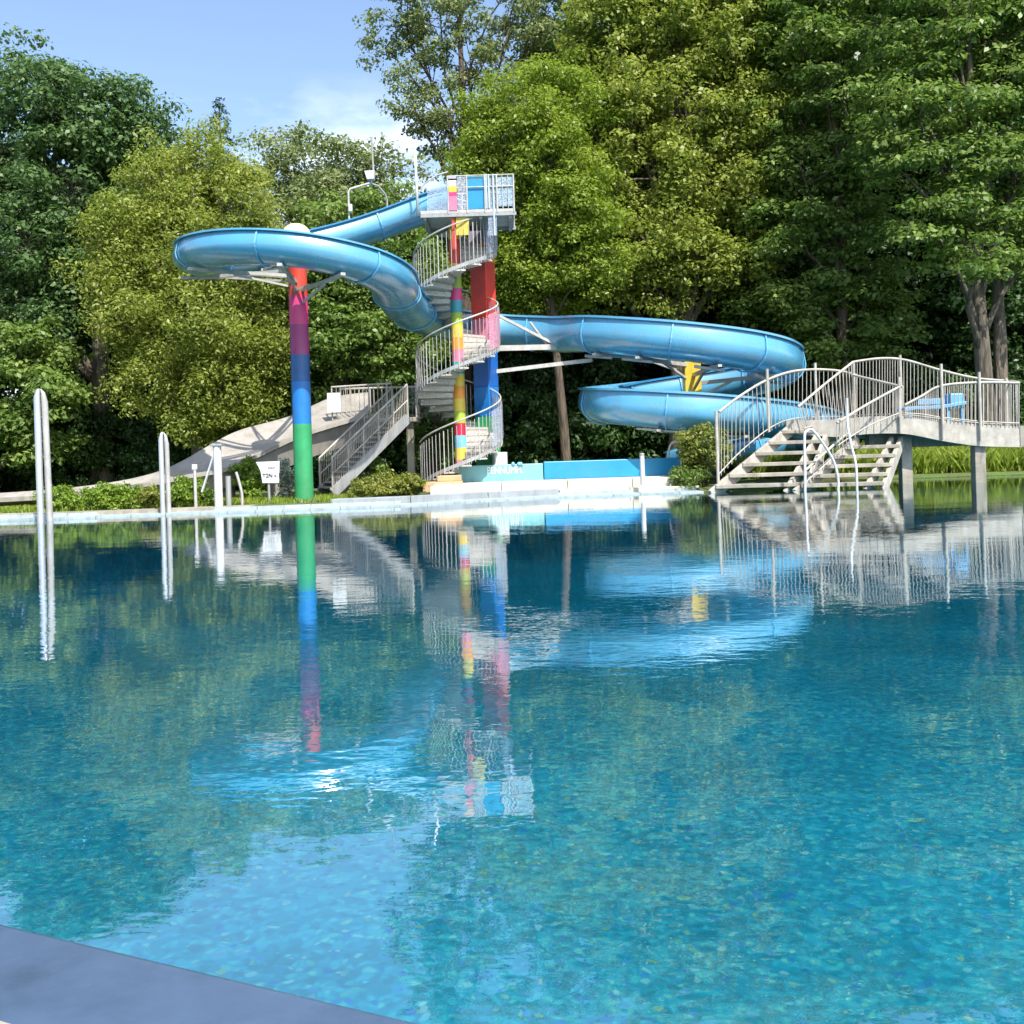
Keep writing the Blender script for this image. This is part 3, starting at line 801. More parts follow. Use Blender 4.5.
grass_patch('bank_turf', left_bank, 15000, 0.10, 'grass', 'short green turf on the left bank behind the pool edge', 0.012)

# ------------------------------------------------------------------ the blue water slide
TD, TWD = 0.84, 0.60            # depth and half width of the open chute
def chute_profile():
    o, i = [], []
    outer = []
    for k in range(13):           # bottom bowl
        a = math.pi * (k / 12)
        outer.append((-math.cos(a) * TWD, -TD + 0.52 * (1 - math.sin(a)) if False else -0.40 - math.sin(a) * (TD - 0.40)))
    left = [(-TWD * 0.86, -0.03), (-TWD * 0.94, -0.18), (-TWD * 0.985, -0.30)]
    right = [(TWD * 0.985, -0.30), (TWD * 0.94, -0.18), (TWD * 0.86, -0.03)]
    outer = left + outer + right
    lipL = [(-TWD * 0.86 - 0.085, -0.05), (-TWD * 0.86 - 0.085, 0.0), (-TWD * 0.86 + 0.02, 0.0)]
    t = 0.03
    inner = [(x * (1 - t / TWD), y + (t if y < -0.42 else 0)) for x, y in outer]
    lipR = [(-x, y) for x, y in reversed(lipL)]
    # closed loop: left lip, outer bowl, right lip, then back inside
    loop = [lipL[2], lipL[1], lipL[0]] + outer + [lipR[2], lipR[1], lipR[0]] + list(reversed(inner))
    return loop
PROF = chute_profile()
def frames(path):
    fr = []
    for i in range(len(path)):
        t = path[min(i + 1, len(path) - 1)] - path[max(i - 1, 0)]
        t.normalize()
        s = t.cross(Vector((0, 0, 1))).normalized()
        u = s.cross(t).normalized()
        fr.append((path[i], s, u, t))
    return fr
def T(px, Y, z):                 # top-of-chute centre line
    p = P(px, 455, Y); return Vector((p.x, Y, z))
raw = [T(462, 25.3, 7.72), T(440, 25.3, 7.62), T(415, 25.25, 7.42), T(380, 25.1, 7.10), T(345, 24.9, 6.82), T(300, 24.6, 6.52), T(255, 24.3, 6.28), T(218, 23.6, 6.08), T(203, 22.5, 5.92),
       T(214, 21.3, 5.82), T(245, 20.7, 5.76), T(290, 20.5, 5.66), T(335, 20.7, 5.52), T(372, 21.2, 5.36), T(396, 22.1, 5.20), T(403, 23.3, 5.06), T(412, 24.6, 4.96), T(432, 26.0, 4.90), T(465, 27.0, 4.86),
       T(510, 27.4, 4.78), T(560, 27.0, 4.66), T(600, 26.0, 4.52), T(650, 25.3, 4.30), T(700, 25.1, 4.10), T(745, 25.4, 3.92), T(776, 26.3, 3.76), T(784, 27.6, 3.60), T(762, 28.7, 3.44), T(715, 29.1, 3.26), T(660, 28.9, 3.08),
       T(618, 28.1, 2.90), T(602, 26.8, 2.76), T(618, 25.5, 2.62), T(660, 24.9, 2.48), T(710, 24.8, 2.34), T(770, 25.4, 2.16), T(815, 27.0, 1.96), T(825, 29.0, 1.76), T(800, 30.4, 1.58), T(760, 30.6, 1.42), T(715, 29.6, 1.2), T(682, 28.2, 0.95)]
path = resample(spline(raw, 10), 0.14)
fr = frames(path)
def deep(i):                     # the upper bend is a shallower trough than the lower run
    z = fr[i][0].z
    t_ = min(1, max(0, (5.0 - z) / 0.35))
    return 0.76 + 0.34 * t_
def ringat(i, prof, sh=0.0):
    c, s, u, t = fr[i]; d = deep(i)
    return [c + s * x * (0.88 + 0.12 * (d - .76) / .34) + u * y * d + t * sh for x, y in prof]
slide = empty('water_slide', (path[0].x, path[0].y, GZ), 'winding blue open water slide running from the tower out over the pool', 'water slide')
def cut(p0, p1, name='chute'):
    mb = MB().use('slide')
    rings = [ringat(q, PROF) for q in range(p0, p1 + 1)]
    mb.loft(rings, close_u=True, caps=True)
    # lip faces take a darker blue
    n = len(PROF); mb.mats.append('slide_lip')
    for k in range(len(mb.f) - 2):
        j = k % n
        if j in (0, 1, n - 1): mb.m[k] = 1
    return mb.build(name, None, slide, smooth=True, autosmooth=40)
# straight lengths between bolted flanges
L_seg = 15
i = 0; cuts = [0]
while i < len(fr) - 1:
    i = min(i + L_seg, len(fr) - 1); cuts.append(i)
sections = {}
for a, b_ in zip(cuts[:-1], cuts[1:]):
    sections[a] = cut(a, b_, 'chute_section')
FP = []
for k in range(15):
    a = math.pi * (k / 14)
    FP.append((-math.cos(a) * (TWD + 0.045), -0.40 - math.sin(a) * (TD - 0.40 + 0.045)))
FP = [(-TWD * 0.86 - 0.04, -0.05), (-TWD * 0.94 - .04, -.18)] + FP + [(TWD * 0.94 + .04, -.18), (TWD * 0.86 + 0.04, -0.05)]
FI = [(x * 0.96, y * 0.97) for x, y in FP]
for k in cuts[1:-1]:
    c, s, u, t = fr[k]
    mb = MB()
    loop = FP + list(reversed(FI))
    mb.loft([ringat(k, loop, -.018), ringat(k, loop, .018)], close_u=True)
    # end faces of the flange
    n = len(FP)
    for sg in (-1, 1):
        ring = ringat(k, FP, .018 * sg) + ringat(k, FI, .018 * sg)
        mb.add(ring, [(j, j + 1, n + j + 1, n + j) for j in range(n - 1)])
    mb.build('joint_flange', 'slide_joint', sections[k])

# cradles carried by steel brackets below the chute
def bottom(i): 
    c, s, u, t = fr[i]; return c - u * TD * deep(i)
def nearest(px, ylo, yhi):
    best = min(range(len(fr)), key=lambda i: (abs(P(px, 455, fr[i][0].y).x - fr[i][0].x) + (0 if ylo <= fr[i][0].y <= yhi else 50)))
    return best

# rainbow pole over the pool edge
pc = P(303, 455, 22.05); poleX, poleY = pc.x, pc.y
pole = empty('slide_support_pole', (poleX, poleY, 0.0), 'tall round pole banded green, blue, plum and red carrying the left bend of the slide', 'support pole')
def zc(y, Y=22.05, px=304):
    return P(px, y, Y).z
bands = [(-0.6, zc(424), 'p_green'), (zc(424), zc(382), 'p_blue'), (zc(382), zc(355), 'p_navy'), (zc(355), zc(325), 'p_plum'), (zc(325), zc(296), 'p_magenta'), (zc(296), 6.55, 'p_scarlet')]
mb = MB()
CAPZ = P(300, 239, 22.05).z
bands[-1] = (bands[-1][0], CAPZ - .1, 'p_scarlet')
for z0, z1, k in bands:
    mb.use(k); mb.tube([(poleX, poleY, z0), (poleX, poleY, z1)], 0.205, n=28)
mb.build('shaft', None, pole, smooth=True, autosmooth=40)
mb = MB(); mb.use('white_metal'); mb.tube([(poleX, poleY, CAPZ - .25), (poleX, poleY, CAPZ - .1), (poleX, poleY, CAPZ + .12)], [0.34, 0.32, 0.24], n=18)
mb.use('capwhite'); mb.tube([(poleX, poleY, CAPZ + 0.10 + 0.24 * math.sin(a)) for a in [0, .3, .6, .9, 1.2, 1.5]], [0.30 * math.cos(a) + .01 for a in [0, .3, .6, .9, 1.2, 1.5]], n=18)
mb.build('domed_cap', None, pole, smooth=True, autosmooth=50)
for px, ylo, yhi, dz in [(292, 20, 21.5, .3), (215, 20.5, 22, .36), (205, 22, 23.6, .36), (345, 20, 21.6, .42), (258, 23.8, 25, .36), (330, 24, 25.4, .4)]:
    i = nearest(px, ylo, yhi); b0 = bottom(i)
    c, s, u, t = fr[i]
    mb = MB()
    a0 = Vector((poleX, poleY, b0.z - dz)); a1 = Vector((poleX, poleY, b0.z - 0.10))
    e1 = b0 - Vector((0, 0, 0.05))
    mb.beam(a1, e1, 0.06, 0.07); mb.beam(a0, a1.lerp(e1, 0.72) - Vector((0, 0, .05)), 0.045, 0.045)
    mb.beam(e1 - s * 0.42, e1 + s * 0.42, 0.10, 0.06)
    mb.beam(a1 + (e1 - a1).cross(Vector((0, 0, 1))).normalized() * .16, e1 - s * .4, 0.05, 0.06)
    mb.build('bracket_arm', 'galv_light', pole)

mb = MB(); mb.tube([(poleX, poleY, GZ - .02), (poleX, poleY, GZ + .03)], .33, n=24)
for q in range(8): mb.tube([(poleX + .27 * math.cos(q * .785), poleY + .27 * math.sin(q * .785), GZ + .03), (poleX + .27 * math.cos(q * .785), poleY + .27 * math.sin(q * .785), GZ + .07)], .022, n=6)
mb.build('base_plate', 'galv', pole)
# yellow pillar inside the right-hand loop
yc = P(694, 455, 27.0)
yp = empty('yellow_support_pillar', (yc.x, 27.0, GZ), 'square yellow pillar inside the lower right loop of the slide', 'support pillar')
mb = MB(); mb.use('p_yellow'); mb.box((yc.x, 27.0, (1.9 + 3.42) / 2), (0.44, 0.44, 3.42 - 1.9)); mb.use('p_green'); mb.box((yc.x, 27.0, (1.9 + GZ) / 2 - .02), (0.44, 0.44, 1.9 - GZ + .04))
mb.build('shaft', None, yp, bevel=0.02)
for px, ylo, yhi in [(650, 24.5, 26), (720, 24.5, 26), (775, 25.5, 27.5), (610, 25.2, 26.6)]:
    i = [j for j in range(len(fr)) if fr[j][0].z > 3.5]
    i = min(i, key=lambda j: abs(fr[j][0].x - P(px, 455, 25.3).x) + (0 if ylo <= fr[j][0].y <= yhi else 50))
    b0 = bottom(i); c, s, u, t = fr[i]
    mb = MB(); a1 = Vector((yc.x, 27.0, b0.z - .12)); e1 = b0 - Vector((0, 0, .05))
    mb.beam(a1, e1, .08, .1); mb.beam(e1 - s * .42, e1 + s * .42, .1, .06); mb.beam(a1 - Vector((0, 0, .45)), a1.lerp(e1, .6), .06, .06)
    mb.tube([e1 + t * .3 - Vector((0, 0, .05)), e1 - t * .5 - Vector((0, 0, .05))], .04, n=8)
    mb.build('bracket_arm', 'galv_light', yp)
for px in (608, 665, 740):
    i = [j for j in range(len(fr)) if 1.9 < fr[j][0].z < 2.9 and fr[j][0].y < 27.2]
    i = min(i, key=lambda j: abs(fr[j][0].x - P(px, 455, 25.3).x))
    b0 = bottom(i); c, s, u, t = fr[i]
    mb = MB(); a1 = Vector((yc.x, 27.0, b0.z - .1)); e1 = b0 - Vector((0, 0, .05))
    mb.beam(a1, e1, .08, .1); mb.beam(e1 - s * .42, e1 + s * .42, .1, .06); mb.beam(e1 - t * .6, e1 + t * .6, .12, .05)
    mb.build('bracket_arm', 'galv_light', yp)

# ------------------------------------------------------------------ slide tower with spiral stair
TY = 25.0
nc = P(461, 455, TY); NX, NY = nc.x + 0.0, TY
def tz(y, px=470, Y=TY): return P(px, y, Y).z
PLAT = tz(219)
tower = empty('slide_tower', (NX, NY, GZ), 'slide tower with rainbow pillar, grey spiral stair and railed top platform', 'tower')
# main pillar, square and turned so two faces show
px_, py_ = NX + 0.66, NY + 0.95
ang = R(-32)
mb = MB()
pb = [(GZ - .2, tz(416), 'p_green'), (tz(416), tz(385), 'p_blue'), (tz(385), tz(345), 'p_cobalt'), (tz(345), tz(315), 'p_pink'), (tz(315), tz(256), 'p_red'), (tz(256), tz(237), 'p_orange'), (tz(237), PLAT - .06, 'p_lilac')]
for z0, z1, k in pb:
    mb.use(k); mb.box((px_, py_, (z0 + z1) / 2), (0.47, 0.47, z1 - z0), rz=ang)
mb.build('pillar', None, tower, bevel=0.015)
# newel post in many coloured bands
seq = ['p_white', 'p_navy', 'p_pink', 'p_yellow', 'p_sky', 'p_crimson', 'p_lime', 'p_yellow', 'p_orange', 'p_yellow', 'p_teal', 'p_pink', 'p_orange', 'p_yellow', 'p_lime', 'p_teal', 'p_magenta', 'p_lime', 'p_yellow', 'p_red', 'p_scarlet', 'p_yellow', 'p_white']
mb = MB(); zz = np.linspace(GZ - .1, PLAT + .1, len(seq) + 1)
for k, z0, z1 in zip(seq, zz[:-1], zz[1:]):
    mb.use(k); mb.tube([(NX, NY, z0), (NX, NY, z1)], 0.15, n=18)
mb.build('newel_post', None, tower, smooth=True, autosmooth=40)
# spiral flights
RO, RI = 1.03, 0.14
PITCH = (tz(328) - tz(422))
A0 = R(212)                              # foot of the stair, front left, climbing to the right
z_start = 0.48
nst = int((PLAT - z_start) / PITCH * 15)
def sp(r, a, z): return Vector((NX + r * math.cos(a), NY + r * math.sin(a), z))
dz = PITCH / 15; da = 2 * math.pi / 15
for k in range(nst):
    a = A0 + k * da; z = z_start + k * dz
    mb = MB()
    m = 4
    top = [[sp(RI, a + da * 1.12 * j / m, z), sp(RO, a + da * 1.12 * j / m, z)] for j in range(m + 1)]
    th = Vector((0, 0, 0.035))
    for j in range(m):
        p0, p1, p2, p3 = top[j][0], top[j][1], top[j + 1][1], top[j + 1][0]
        mb.add([p0, p1, p2, p3, p0 - th, p1 - th, p2 - th, p3 - th], [(0, 1, 2, 3), (7, 6, 5, 4), (0, 4, 5, 1), (1, 5, 6, 2), (2, 6, 7, 3), (3, 7, 4, 0)])
    # nosing and riser strip, left open in the middle like a grating
    for zz0, zz1 in ((-0.062, -0.036), (-dz + 0.002, -0.075)):
        p0, p1 = sp(RI, a, z), sp(RO, a, z)
        tv = Vector((-math.sin(a), math.cos(a), 0)) * 0.012
        mb.add([p0 + Vector((0, 0, zz0)), p1 + Vector((0, 0, zz0)), p1 + Vector((0, 0, zz1)), p0 + Vector((0, 0, zz1)),
                p0 + tv + Vector((0, 0, zz0)), p1 + tv + Vector((0, 0, zz0)), p1 + tv + Vector((0, 0, zz1)), p0 + tv + Vector((0, 0, zz1))],
               [(0, 1, 2, 3), (7, 6, 5, 4), (0, 4, 5, 1), (3, 2, 6, 7), (1, 5, 6, 2), (0, 3, 7, 4)])
    mb.build('tread', 'tread', tower)
# stringer, handrails and balusters round the outside
zs = lambda a: z_start + (a - A0) / da * dz
AEND = A0 + nst * da
mb = MB(); steps = nst * 3
out_r = [[sp(RO, A0 + (AEND - A0) * i / steps, zs(A0 + (AEND - A0) * i / steps) + h) for h in (-0.09, 0.0)] for i in range(steps + 1)]
out_r2 = [[sp(RO + 0.014, A0 + (AEND - A0) * i / steps, zs(A0 + (AEND - A0) * i / steps) + h) for h in (-0.09, 0.0)] for i in range(steps + 1)]
mb.loft([[q[0], q[1], w[1], w[0]] for q, w in zip(out_r, out_r2)], close_u=True, caps=True)
mb.build('stringer', 'galv', tower, smooth=True, autosmooth=40)
mb = MB()
for h, rr in ((0.90, 0.020),):
    mb.tube([sp(RO + .005, A0 - da * .6 + (AEND - A0) * i / steps, zs(A0 + (AEND - A0) * i / steps) + h) for i in range(steps + 1)], rr, n=7)
mb.build('handrail', 'galv_light', tower, smooth=True, autosmooth=50)
mb = MB()
nb = nst * 4
for i in range(nb + 1):
    a = A0 - da * .4 + (AEND - A0) * i / nb
    z = zs(a)
    mb.tube([sp(RO + .02, a, z - 0.14), sp(RO + .02, a, z + 0.89)], 0.0075 if i % 8 else 0.015, n=5)
mb.build('balustrade', 'galv_light', tower)
# coloured perforated sheets on the right-hand turns
for turn, key in ((0, 'perf_lilac'), (1, 'perf_pink'), (2, 'perf_lilac')):
    a0 = R(318) + turn * 2 * math.pi; a1 = R(318 + 95) + turn * 2 * math.pi
    if a1 > AEND: a1 = AEND
    mb = MB(); k = 14
    mb.loft([[sp(RO + .045, a0 + (a1 - a0) * i / k, zs(a0 + (a1 - a0) * i / k) + .02), sp(RO + .045, a0 + (a1 - a0) * i / k, zs(a0 + (a1 - a0) * i / k) + .9)] for i in range(k + 1)])
    mb.build('rail_sheet', key, tower, smooth=True)
# platform
pl, pr = P(424, 219, TY).x, P(514, 219, TY).x
mb = MB(); mb.box(((pl + pr) / 2, NY - 0.2, PLAT - .05), (pr - pl, 1.6, 0.08)); mb.build('platform_floor', 'galv_light', tower, bevel=.01)
mb = MB()
for dy in (-0.98, .58): mb.beam((pl, NY + dy, PLAT - .13), (pr + .05, NY + dy, PLAT - .13), .05, .08)
for xx in (pl + .1, NX + .7, pr - .1): mb.beam((xx, NY - 0.95, PLAT - .162), (xx, NY + .55, PLAT - .162), .07, .12)
mb.build('floor_beam', 'galv', tower)
RT = tz(175, 490, 24.0)
yf, yb = NY - 1.0, NY + .6
def xpl(px): return P(px, 200, TY - 1).x
# front parapet: rainbow sheet, blue panel, clear-lacquered posts, cage to the right
mb = MB()
xa, xb = xpl(449), xpl(457)
segs = [('p_pink', PLAT - .02, PLAT + .32), ('p_magenta', PLAT + .32, PLAT + .42), ('p_yellow', PLAT + .42, PLAT + .56), ('p_white', PLAT + .56, PLAT + .74), ('p_teal', PLAT + .74, RT - .1), ('p_lilac', RT - .1, RT)]
for k, z0, z1 in segs: mb.use(k); mb.box(((xa + xb) / 2, yf, (z0 + z1) / 2), (xb - xa, .03, z1 - z0))
mb.build('rainbow_panel', None, tower)
mb = MB(); mb.box(((xpl(457.5) + xpl(466)) / 2, yf, (PLAT + RT) / 2), (xpl(466) - xpl(457.5), .012, RT - PLAT)); mb.build('front_sheet', 'perf_lilac', tower)
mb = MB()
xa2, xb2 = xpl(467.5), xpl(485)
mb.use('azure'); mb.box(((xa2 + xb2) / 2, yf + .05, PLAT + .36), (xb2 - xa2, .03, .70))
mb.use('p_sky'); mb.box(((xa2 + xb2) / 2, yf + .05, PLAT + .765), (xb2 - xa2, .03, .10))
mb.build('blue_panel', None, tower)
M['iceblue'] = mat('ice_blue_post', (0.42, 0.52, 0.60), .35, var=.1)
mb = MB(); mb.use('iceblue')
xs = xpl(500)
for px in (486.5, 489, 493.5): mb.tube([(xpl(px), yf, PLAT - .65 if px > 490 else PLAT), (xpl(px), yf, RT + .02)], .022, n=8)
mb.build('front_post', None, tower)
mb = MB(); mb.box(((xpl(487.5) + xpl(496)) / 2, yf + .03, PLAT + .05), (xpl(496) - xpl(487.5), .015, 1.4)); mb.build('side_sheet', 'perf_lilac', tower)
mb = MB()
corners = [(xpl(448), yf), (xpl(467), yf), (xpl(485), yf), (xpl(497), yf), (pr, yf), (pr, yb), (NX + .2, yb), (pl, yb)]
for x, y in corners: mb.tube([(x, y, PLAT - .1), (x, y, RT)], .022, n=7)
for (x0, y0), (x1, y1) in zip(corners[:-1], corners[1:]):
    for h in (RT, RT - .28): mb.tube([(x0, y0, h), (x1, y1, h)], .016, n=6)
for (x0, y0), (x1, y1) in zip(corners[3:-1], corners[4:]):
    n = int(math.hypot(x1 - x0, y1 - y0) / .12)
    for i in range(1, n): 
        x, y = x0 + (x1 - x0) * i / n, y0 + (y1 - y0) * i / n
        mb.tube([(x, y, PLAT), (x, y, RT)], .009, n=5)
mb.build('platform_rail', 'galv_light', tower)
mb = MB(); mb.box(((xpl(497.5) + pr) / 2, yf + .02, PLAT + .40), (pr - xpl(497.5), .012, .70)); mb.build('cage_sheet', 'perf_grey', tower)
# spiral's top newel sheet under the platform
mb = MB(); mb.use('p_yellow'); mb.box((xpl(461), yf + .06, PLAT - .38), (.34, .02, .45)); mb.use('p_scarlet'); mb.box((xpl(453), yf + .06, PLAT - .55), (.1, .02, .78)); mb.build('lower_panel', None, tower)
# grey starter sheets at the slide entry
mb = MB()
ea, eb = P(447, 180, 24.5), P(427, 192, 24.5)
ec, ed_ = P(427, 214, 24.5), P(447, 211, 24.5)
mb.add([ea, eb, ec, ed_] + [v + Vector((0, .02, 0)) for v in (ea, eb, ec, ed_)], [(0, 1, 2, 3), (7, 6, 5, 4), (0, 4, 5, 1), (1, 5, 6, 2), (2, 6, 7, 3), (3, 7, 4, 0)])
mb.build('entry_sheet', 'perf_grey', tower)
mb = MB(); mb.tube([P(448, 172, 24.5), P(437, 175, 24.5), P(424, 184, 24.5), P(417, 196, 24.5)], .02, n=7); mb.tube([P(448, 172, 26.2), P(437, 175, 26.2), P(424, 184, 26.2)], .02, n=7); mb.build('entry_rail', 'galv_light', tower)
# tower supports to the back slide: cantilever arms
mb = MB()
a = Vector((px_, py_, tz(345))); 
mb.beam(a, P(556, 347, 26.6), .10, .14); mb.beam(Vector((px_, py_, tz(303))), P(560, 347, 26.6), .07, .07); mb.beam(P(530, 322, 26.4), P(548, 346, 26.6), .05, .05)
mb.build('cantilever_arm', 'galv_light', tower)
mb = MB(); mb.beam(Vector((px_, py_, tz(370))), P(592, 360, 26.4), .08, .10); mb.build('cantilever_arm', 'galv_light', tower)
mb = MB(); mb.beam(Vector((px_ - .1, py_, tz(310))), P(422, 322, 25.6), .08, .10); mb.build('cantilever_arm', 'galv_light', tower)

# sand coloured first steps
st = empty('entry_step', (NX - .5, NY - 1.3, GZ), 'sand coloured low step block at the foot of the spiral stair', 'steps')
mb = MB(); q0 = P(428, 486, 23.4); q1 = P(460, 470, 23.4)
mb.box(((q0.x + q1.x) / 2 - .05, 23.75, .30), (q1.x - q0.x + .15, .75, .24)); mb.build('lower_block', 'sand_step', st, bevel=.015)
mb = MB(); mb.box(((q0.x + q1.x) / 2 + .1, 23.9, .49), (q1.x - q0.x - .2, .5, .14)); mb.build('upper_block', 'sand_step', st, bevel=.015)

# white cabinet at the pillar
cp = P(500, 475, 25.5)
cab = empty('control_cabinet', (cp.x, 25.55, .3), 'small white control cabinet in front of the green pillar base', 'cabinet')
mb = MB(); mb.box((cp.x + .03, 25.55, .72), (.34, .22, .72)); mb.build('housing', 'white_metal', cab, bevel=.012)
mb = MB()
for i in range(3): mb.box((cp.x - .17 + i * .022, 25.50, .72), (.008, .2, .66))
mb.box((cp.x - .16, 25.50, .46), (.07, .2, .02)); mb.box((cp.x - .16, 25.50, 1.06), (.07, .2, .02)); mb.build('vent_grille', 'galv', cab)

# ------------------------------------------------------------------ splash basin and terrace
bx0, bx1 = P(457, 470, 24.9).x, P(690, 470, 25.6).x
basin = empty('splash_basin', ((bx0 + bx1) / 2, 25.2, GZ), 'low blue splash basin wall with white lettering below the tower', 'basin')
def wy(x): return 24.75 + (x - bx0) / (bx1 - bx0) * 0.7
mb = MB(); xm = P(543, 470, 25.0).x
mb.use('aqua'); mb.box(((bx0 + xm) / 2, wy((bx0 + xm) / 2), .56), (xm - bx0, .16, .42), rz=0.12)
mb.build('aqua_wall', None, basin, bevel=.02)
mb = MB().use('azure'); cxx = (xm + bx1) / 2
mb.box((cxx, wy(cxx), .585), (bx1 - xm, .16, .45), rz=0.12); mb.build('blue_wall', None, basin, bevel=.02)
mb = MB(); mb.box((bx0 + .1, 25.6, .55), (.14, 1.6, .40)); mb.build('end_wall', 'aqua', basin, bevel=.02)
mb = MB(); mb.box((bx1, 26.4, .57), (.14, 1.8, .43)); mb.build('end_wall', 'azure', basin, bevel=.02)
lp = P(505, 469, 24.6)
text_mesh('lettering', 'PENNUMPL', 0.25, (lp.x, wy(lp.x) - .088, lp.z - .04), (R(90), 0, 0.12), 'letter', basin, xscale=.72)
for px in (513, 520): pass
mb = MB()
for px, s in ((513, .05), (519, .06), (521, .045)): c = P(px, 464, 24.85); mb.tube([c - Vector((0, 0, .04)), c + Vector((0, 0, .02)), c + Vector((0, 0, .05))], [s, s * .9, s * .4], n=10)
mb.build('nozzle', 'p_sky', basin, smooth=True)

# cream terrace with grey kerb
fe = [(p.x, p.y) for p in far_edge]
def edge_at(x):
    for (x0, y0), (x1, y1) in zip(fe[:-1], fe[1:]):
        if x0 <= x <= x1: return y0 + (y1 - y0) * (x - x0) / (x1 - x0)
    return fe[-1][1]
def strip(x0, x1, d0, d1, z0, z1, name, key, bev=.012):
    mb = MB(); k = max(2, round(abs(x1 - x0) / 1.5))
    for i in range(k):
        rings = []
        for t_ in (0.004, .5, .996):
            x = x0 + (x1 - x0) * (i + t_) / k; y = edge_at(x)
            rings.append([(x, y + d0, z0), (x, y + d0, z1), (x, y + d1, z1), (x, y + d1, z0)])
        mb.loft(rings, close_u=True, caps=True)
    return mb.build(name, key, None, bevel=bev)
xl = P(432, 490, 22.5).x
o = strip(xl, fe[-1][0], 0.75, 4.4, 0.0, 0.36, 'terrace', 'cream'); tag(o, kind='structure')
o = strip(P(336, 495, 21.6).x, P(560, 495, 22.8).x, 0.43, 0.748, 0.0, 0.19, 'terrace_kerb', 'greyband'); tag(o, kind='structure')
o = strip(P(560, 495, 22.8).x + .01, fe[-1][0], 0.43, 0.748, 0.0, 0.15, 'terrace_step', 'cream'); tag(o, kind='structure')
o = strip(fe[1][0] - 6 if False else fe[0][0], P(250, 510, 20.6).x, 0.424, 0.95, 0.0, 0.112, 'path', 'concrete', bev=0); tag(o, kind='structure')

# white post and ladder hoops at the far edge
def hoop(name, label, pts, r, cat='ladder rail', mat_='white_metal'):
    root = empty(name, pts[0], label, cat)
    mb = MB(); mb.tube(spline(pts, 6), r, n=10); mb.build('rail', mat_, root, smooth=True, autosmooth=60)
    return root
wp = PZ(646, 495, 0.0)
t = empty('white_post', (wp.x, wp.y + .5, 0.2), 'single slim white post on the edge of the cream terrace', 'post')
mb = MB(); mb.tube([(wp.x, wp.y + .5, .2), (wp.x, wp.y + .5, P(646, 455, wp.y + .5).z)], .055, n=12); mb.build('shaft', 'white_metal', t, smooth=True, autosmooth=40)
mb = MB(); z = P(646, 455, wp.y + .5).z; mb.tube([(wp.x, wp.y + .5, z), (wp.x, wp.y + .5, z + .03), (wp.x, wp.y + .5, z + .05)], [.062, .06, .03], n=12); mb.build('cap', 'galv', t, smooth=True)
Yh = 24.2
hoop('pool_ladder_rail', 'white hooped ladder rail at the right end of the cream terrace', [P(668, 462, 25.4), P(669, 450, 25.3), P(672, 443, 25.1), P(677, 442, 24.8), P(680, 448, 24.5), P(682, 470, 24.2), P(682, 497, 24.0)], .03)

# ------------------------------------------------------------------ tall steel loops and posts on the left
def steel_loop(label, pxl, pxr, ytop, Y, r, z0=-.7):
    A, B = P(pxl, 510, Y), P(pxr, 510, Y + .25); t_ = P((pxl + pxr) / 2 - 1.5, ytop, Y + .1)
    root = empty('steel_mast', (A.x, A.y, 0.0), label, 'mast')
    mb = MB(); mb.tube([(A.x, A.y, z0), (A.x, A.y, t_.z - .16), (A.x + r * .35, A.y, t_.z - .03), (A.x + r * .8, A.y, t_.z)], [r, r, r * .6, r * .15], n=12); mb.build('left_leg', 'steel', root, smooth=True, autosmooth=60)
    mb = MB(); mb.tube([(B.x, B.y, z0), (A.x + r * 2.05, A.y + .03, t_.z - .25), (A.x + r * 1.7, A.y + .02, t_.z - .08), (A.x + r * 1.1, A.y + .01, t_.z - .01)], [r, r * .95, r * .6, r * .15], n=12); mb.build('right_leg', 'galv_light', root, smooth=True, autosmooth=60)
    mb = MB(); zz = P(pxl, 492, Y).z; mb.beam((A.x, A.y + .02, zz), (B.x, B.y, zz), .05, .05); mb.build('cross_bar', 'steel', root)
    return root
steel_loop('tallest pair of slim steel masts joined at the tip, in the water at far left', 40.5, 50, 389, 19.0, .062)
steel_loop('shorter pair of slim steel masts joined at the tip, between two bank shrubs', 163, 169, 432, 20.2, .05)
t = empty('white_mast', (P(219, 510, 20.9).x, 20.9, .05), 'thick white post standing on the pool edge before the grey chute', 'post')
b0 = P(219, 510, 20.9); tp = P(218, 446, 20.9)
mb = MB(); mb.tube([(b0.x, 20.9, -.1), (b0.x, 20.9, tp.z)], .085, n=14); mb.build('shaft', 'white_metal', t, smooth=True, autosmooth=40)
mb = MB(); mb.box((b0.x, 20.9, tp.z + .02), (.24, .2, .05)); mb.build('cap_plate', 'galv', t, bevel=.01)
mb = MB(); mb.beam((b0.x - .08, 20.9, tp.z - .2), P(202, 492, 21.0), .035, .035); mb.build('brace', 'white_metal', t)
b1 = P(229, 510, 21.3)
t = empty('grey_post', (b1.x, 21.3, .1), 'short grey post close behind the thick white one', 'post')
mb = MB(); mb.tube([(b1.x, 21.3, .05), (b1.x, 21.3, P(229, 476, 21.3).z)], .06, n=10); mb.build('shaft', 'galv', t, smooth=True, autosmooth=40)
b1 = P(196, 510, 21.1)
t = empty('thin_post', (b1.x, 21.1, .1), 'thin pale post with a small box on its head left of the thick white post', 'post')
mb = MB(); mb.tube([(b1.x, 21.1, .05), (b1.x, 21.1, P(196, 468, 21.1).z)], .035, n=10); mb.build('shaft', 'galv_light', t, smooth=True, autosmooth=40)
mb = MB(); mb.box((b1.x, 21.1, P(196, 467, 21.1).z), (.1, .08, .11)); mb.build('head_box', 'white_metal', t, bevel=.01)
hoop('bent_pipe', 'thin bent cream pipe right of the thick white post', [P(236, 472, 21.4), P(239, 482, 21.4), P(242, 495, 21.4), P(242, 510, 21.4)], .03, 'pipe', 'galv_light')

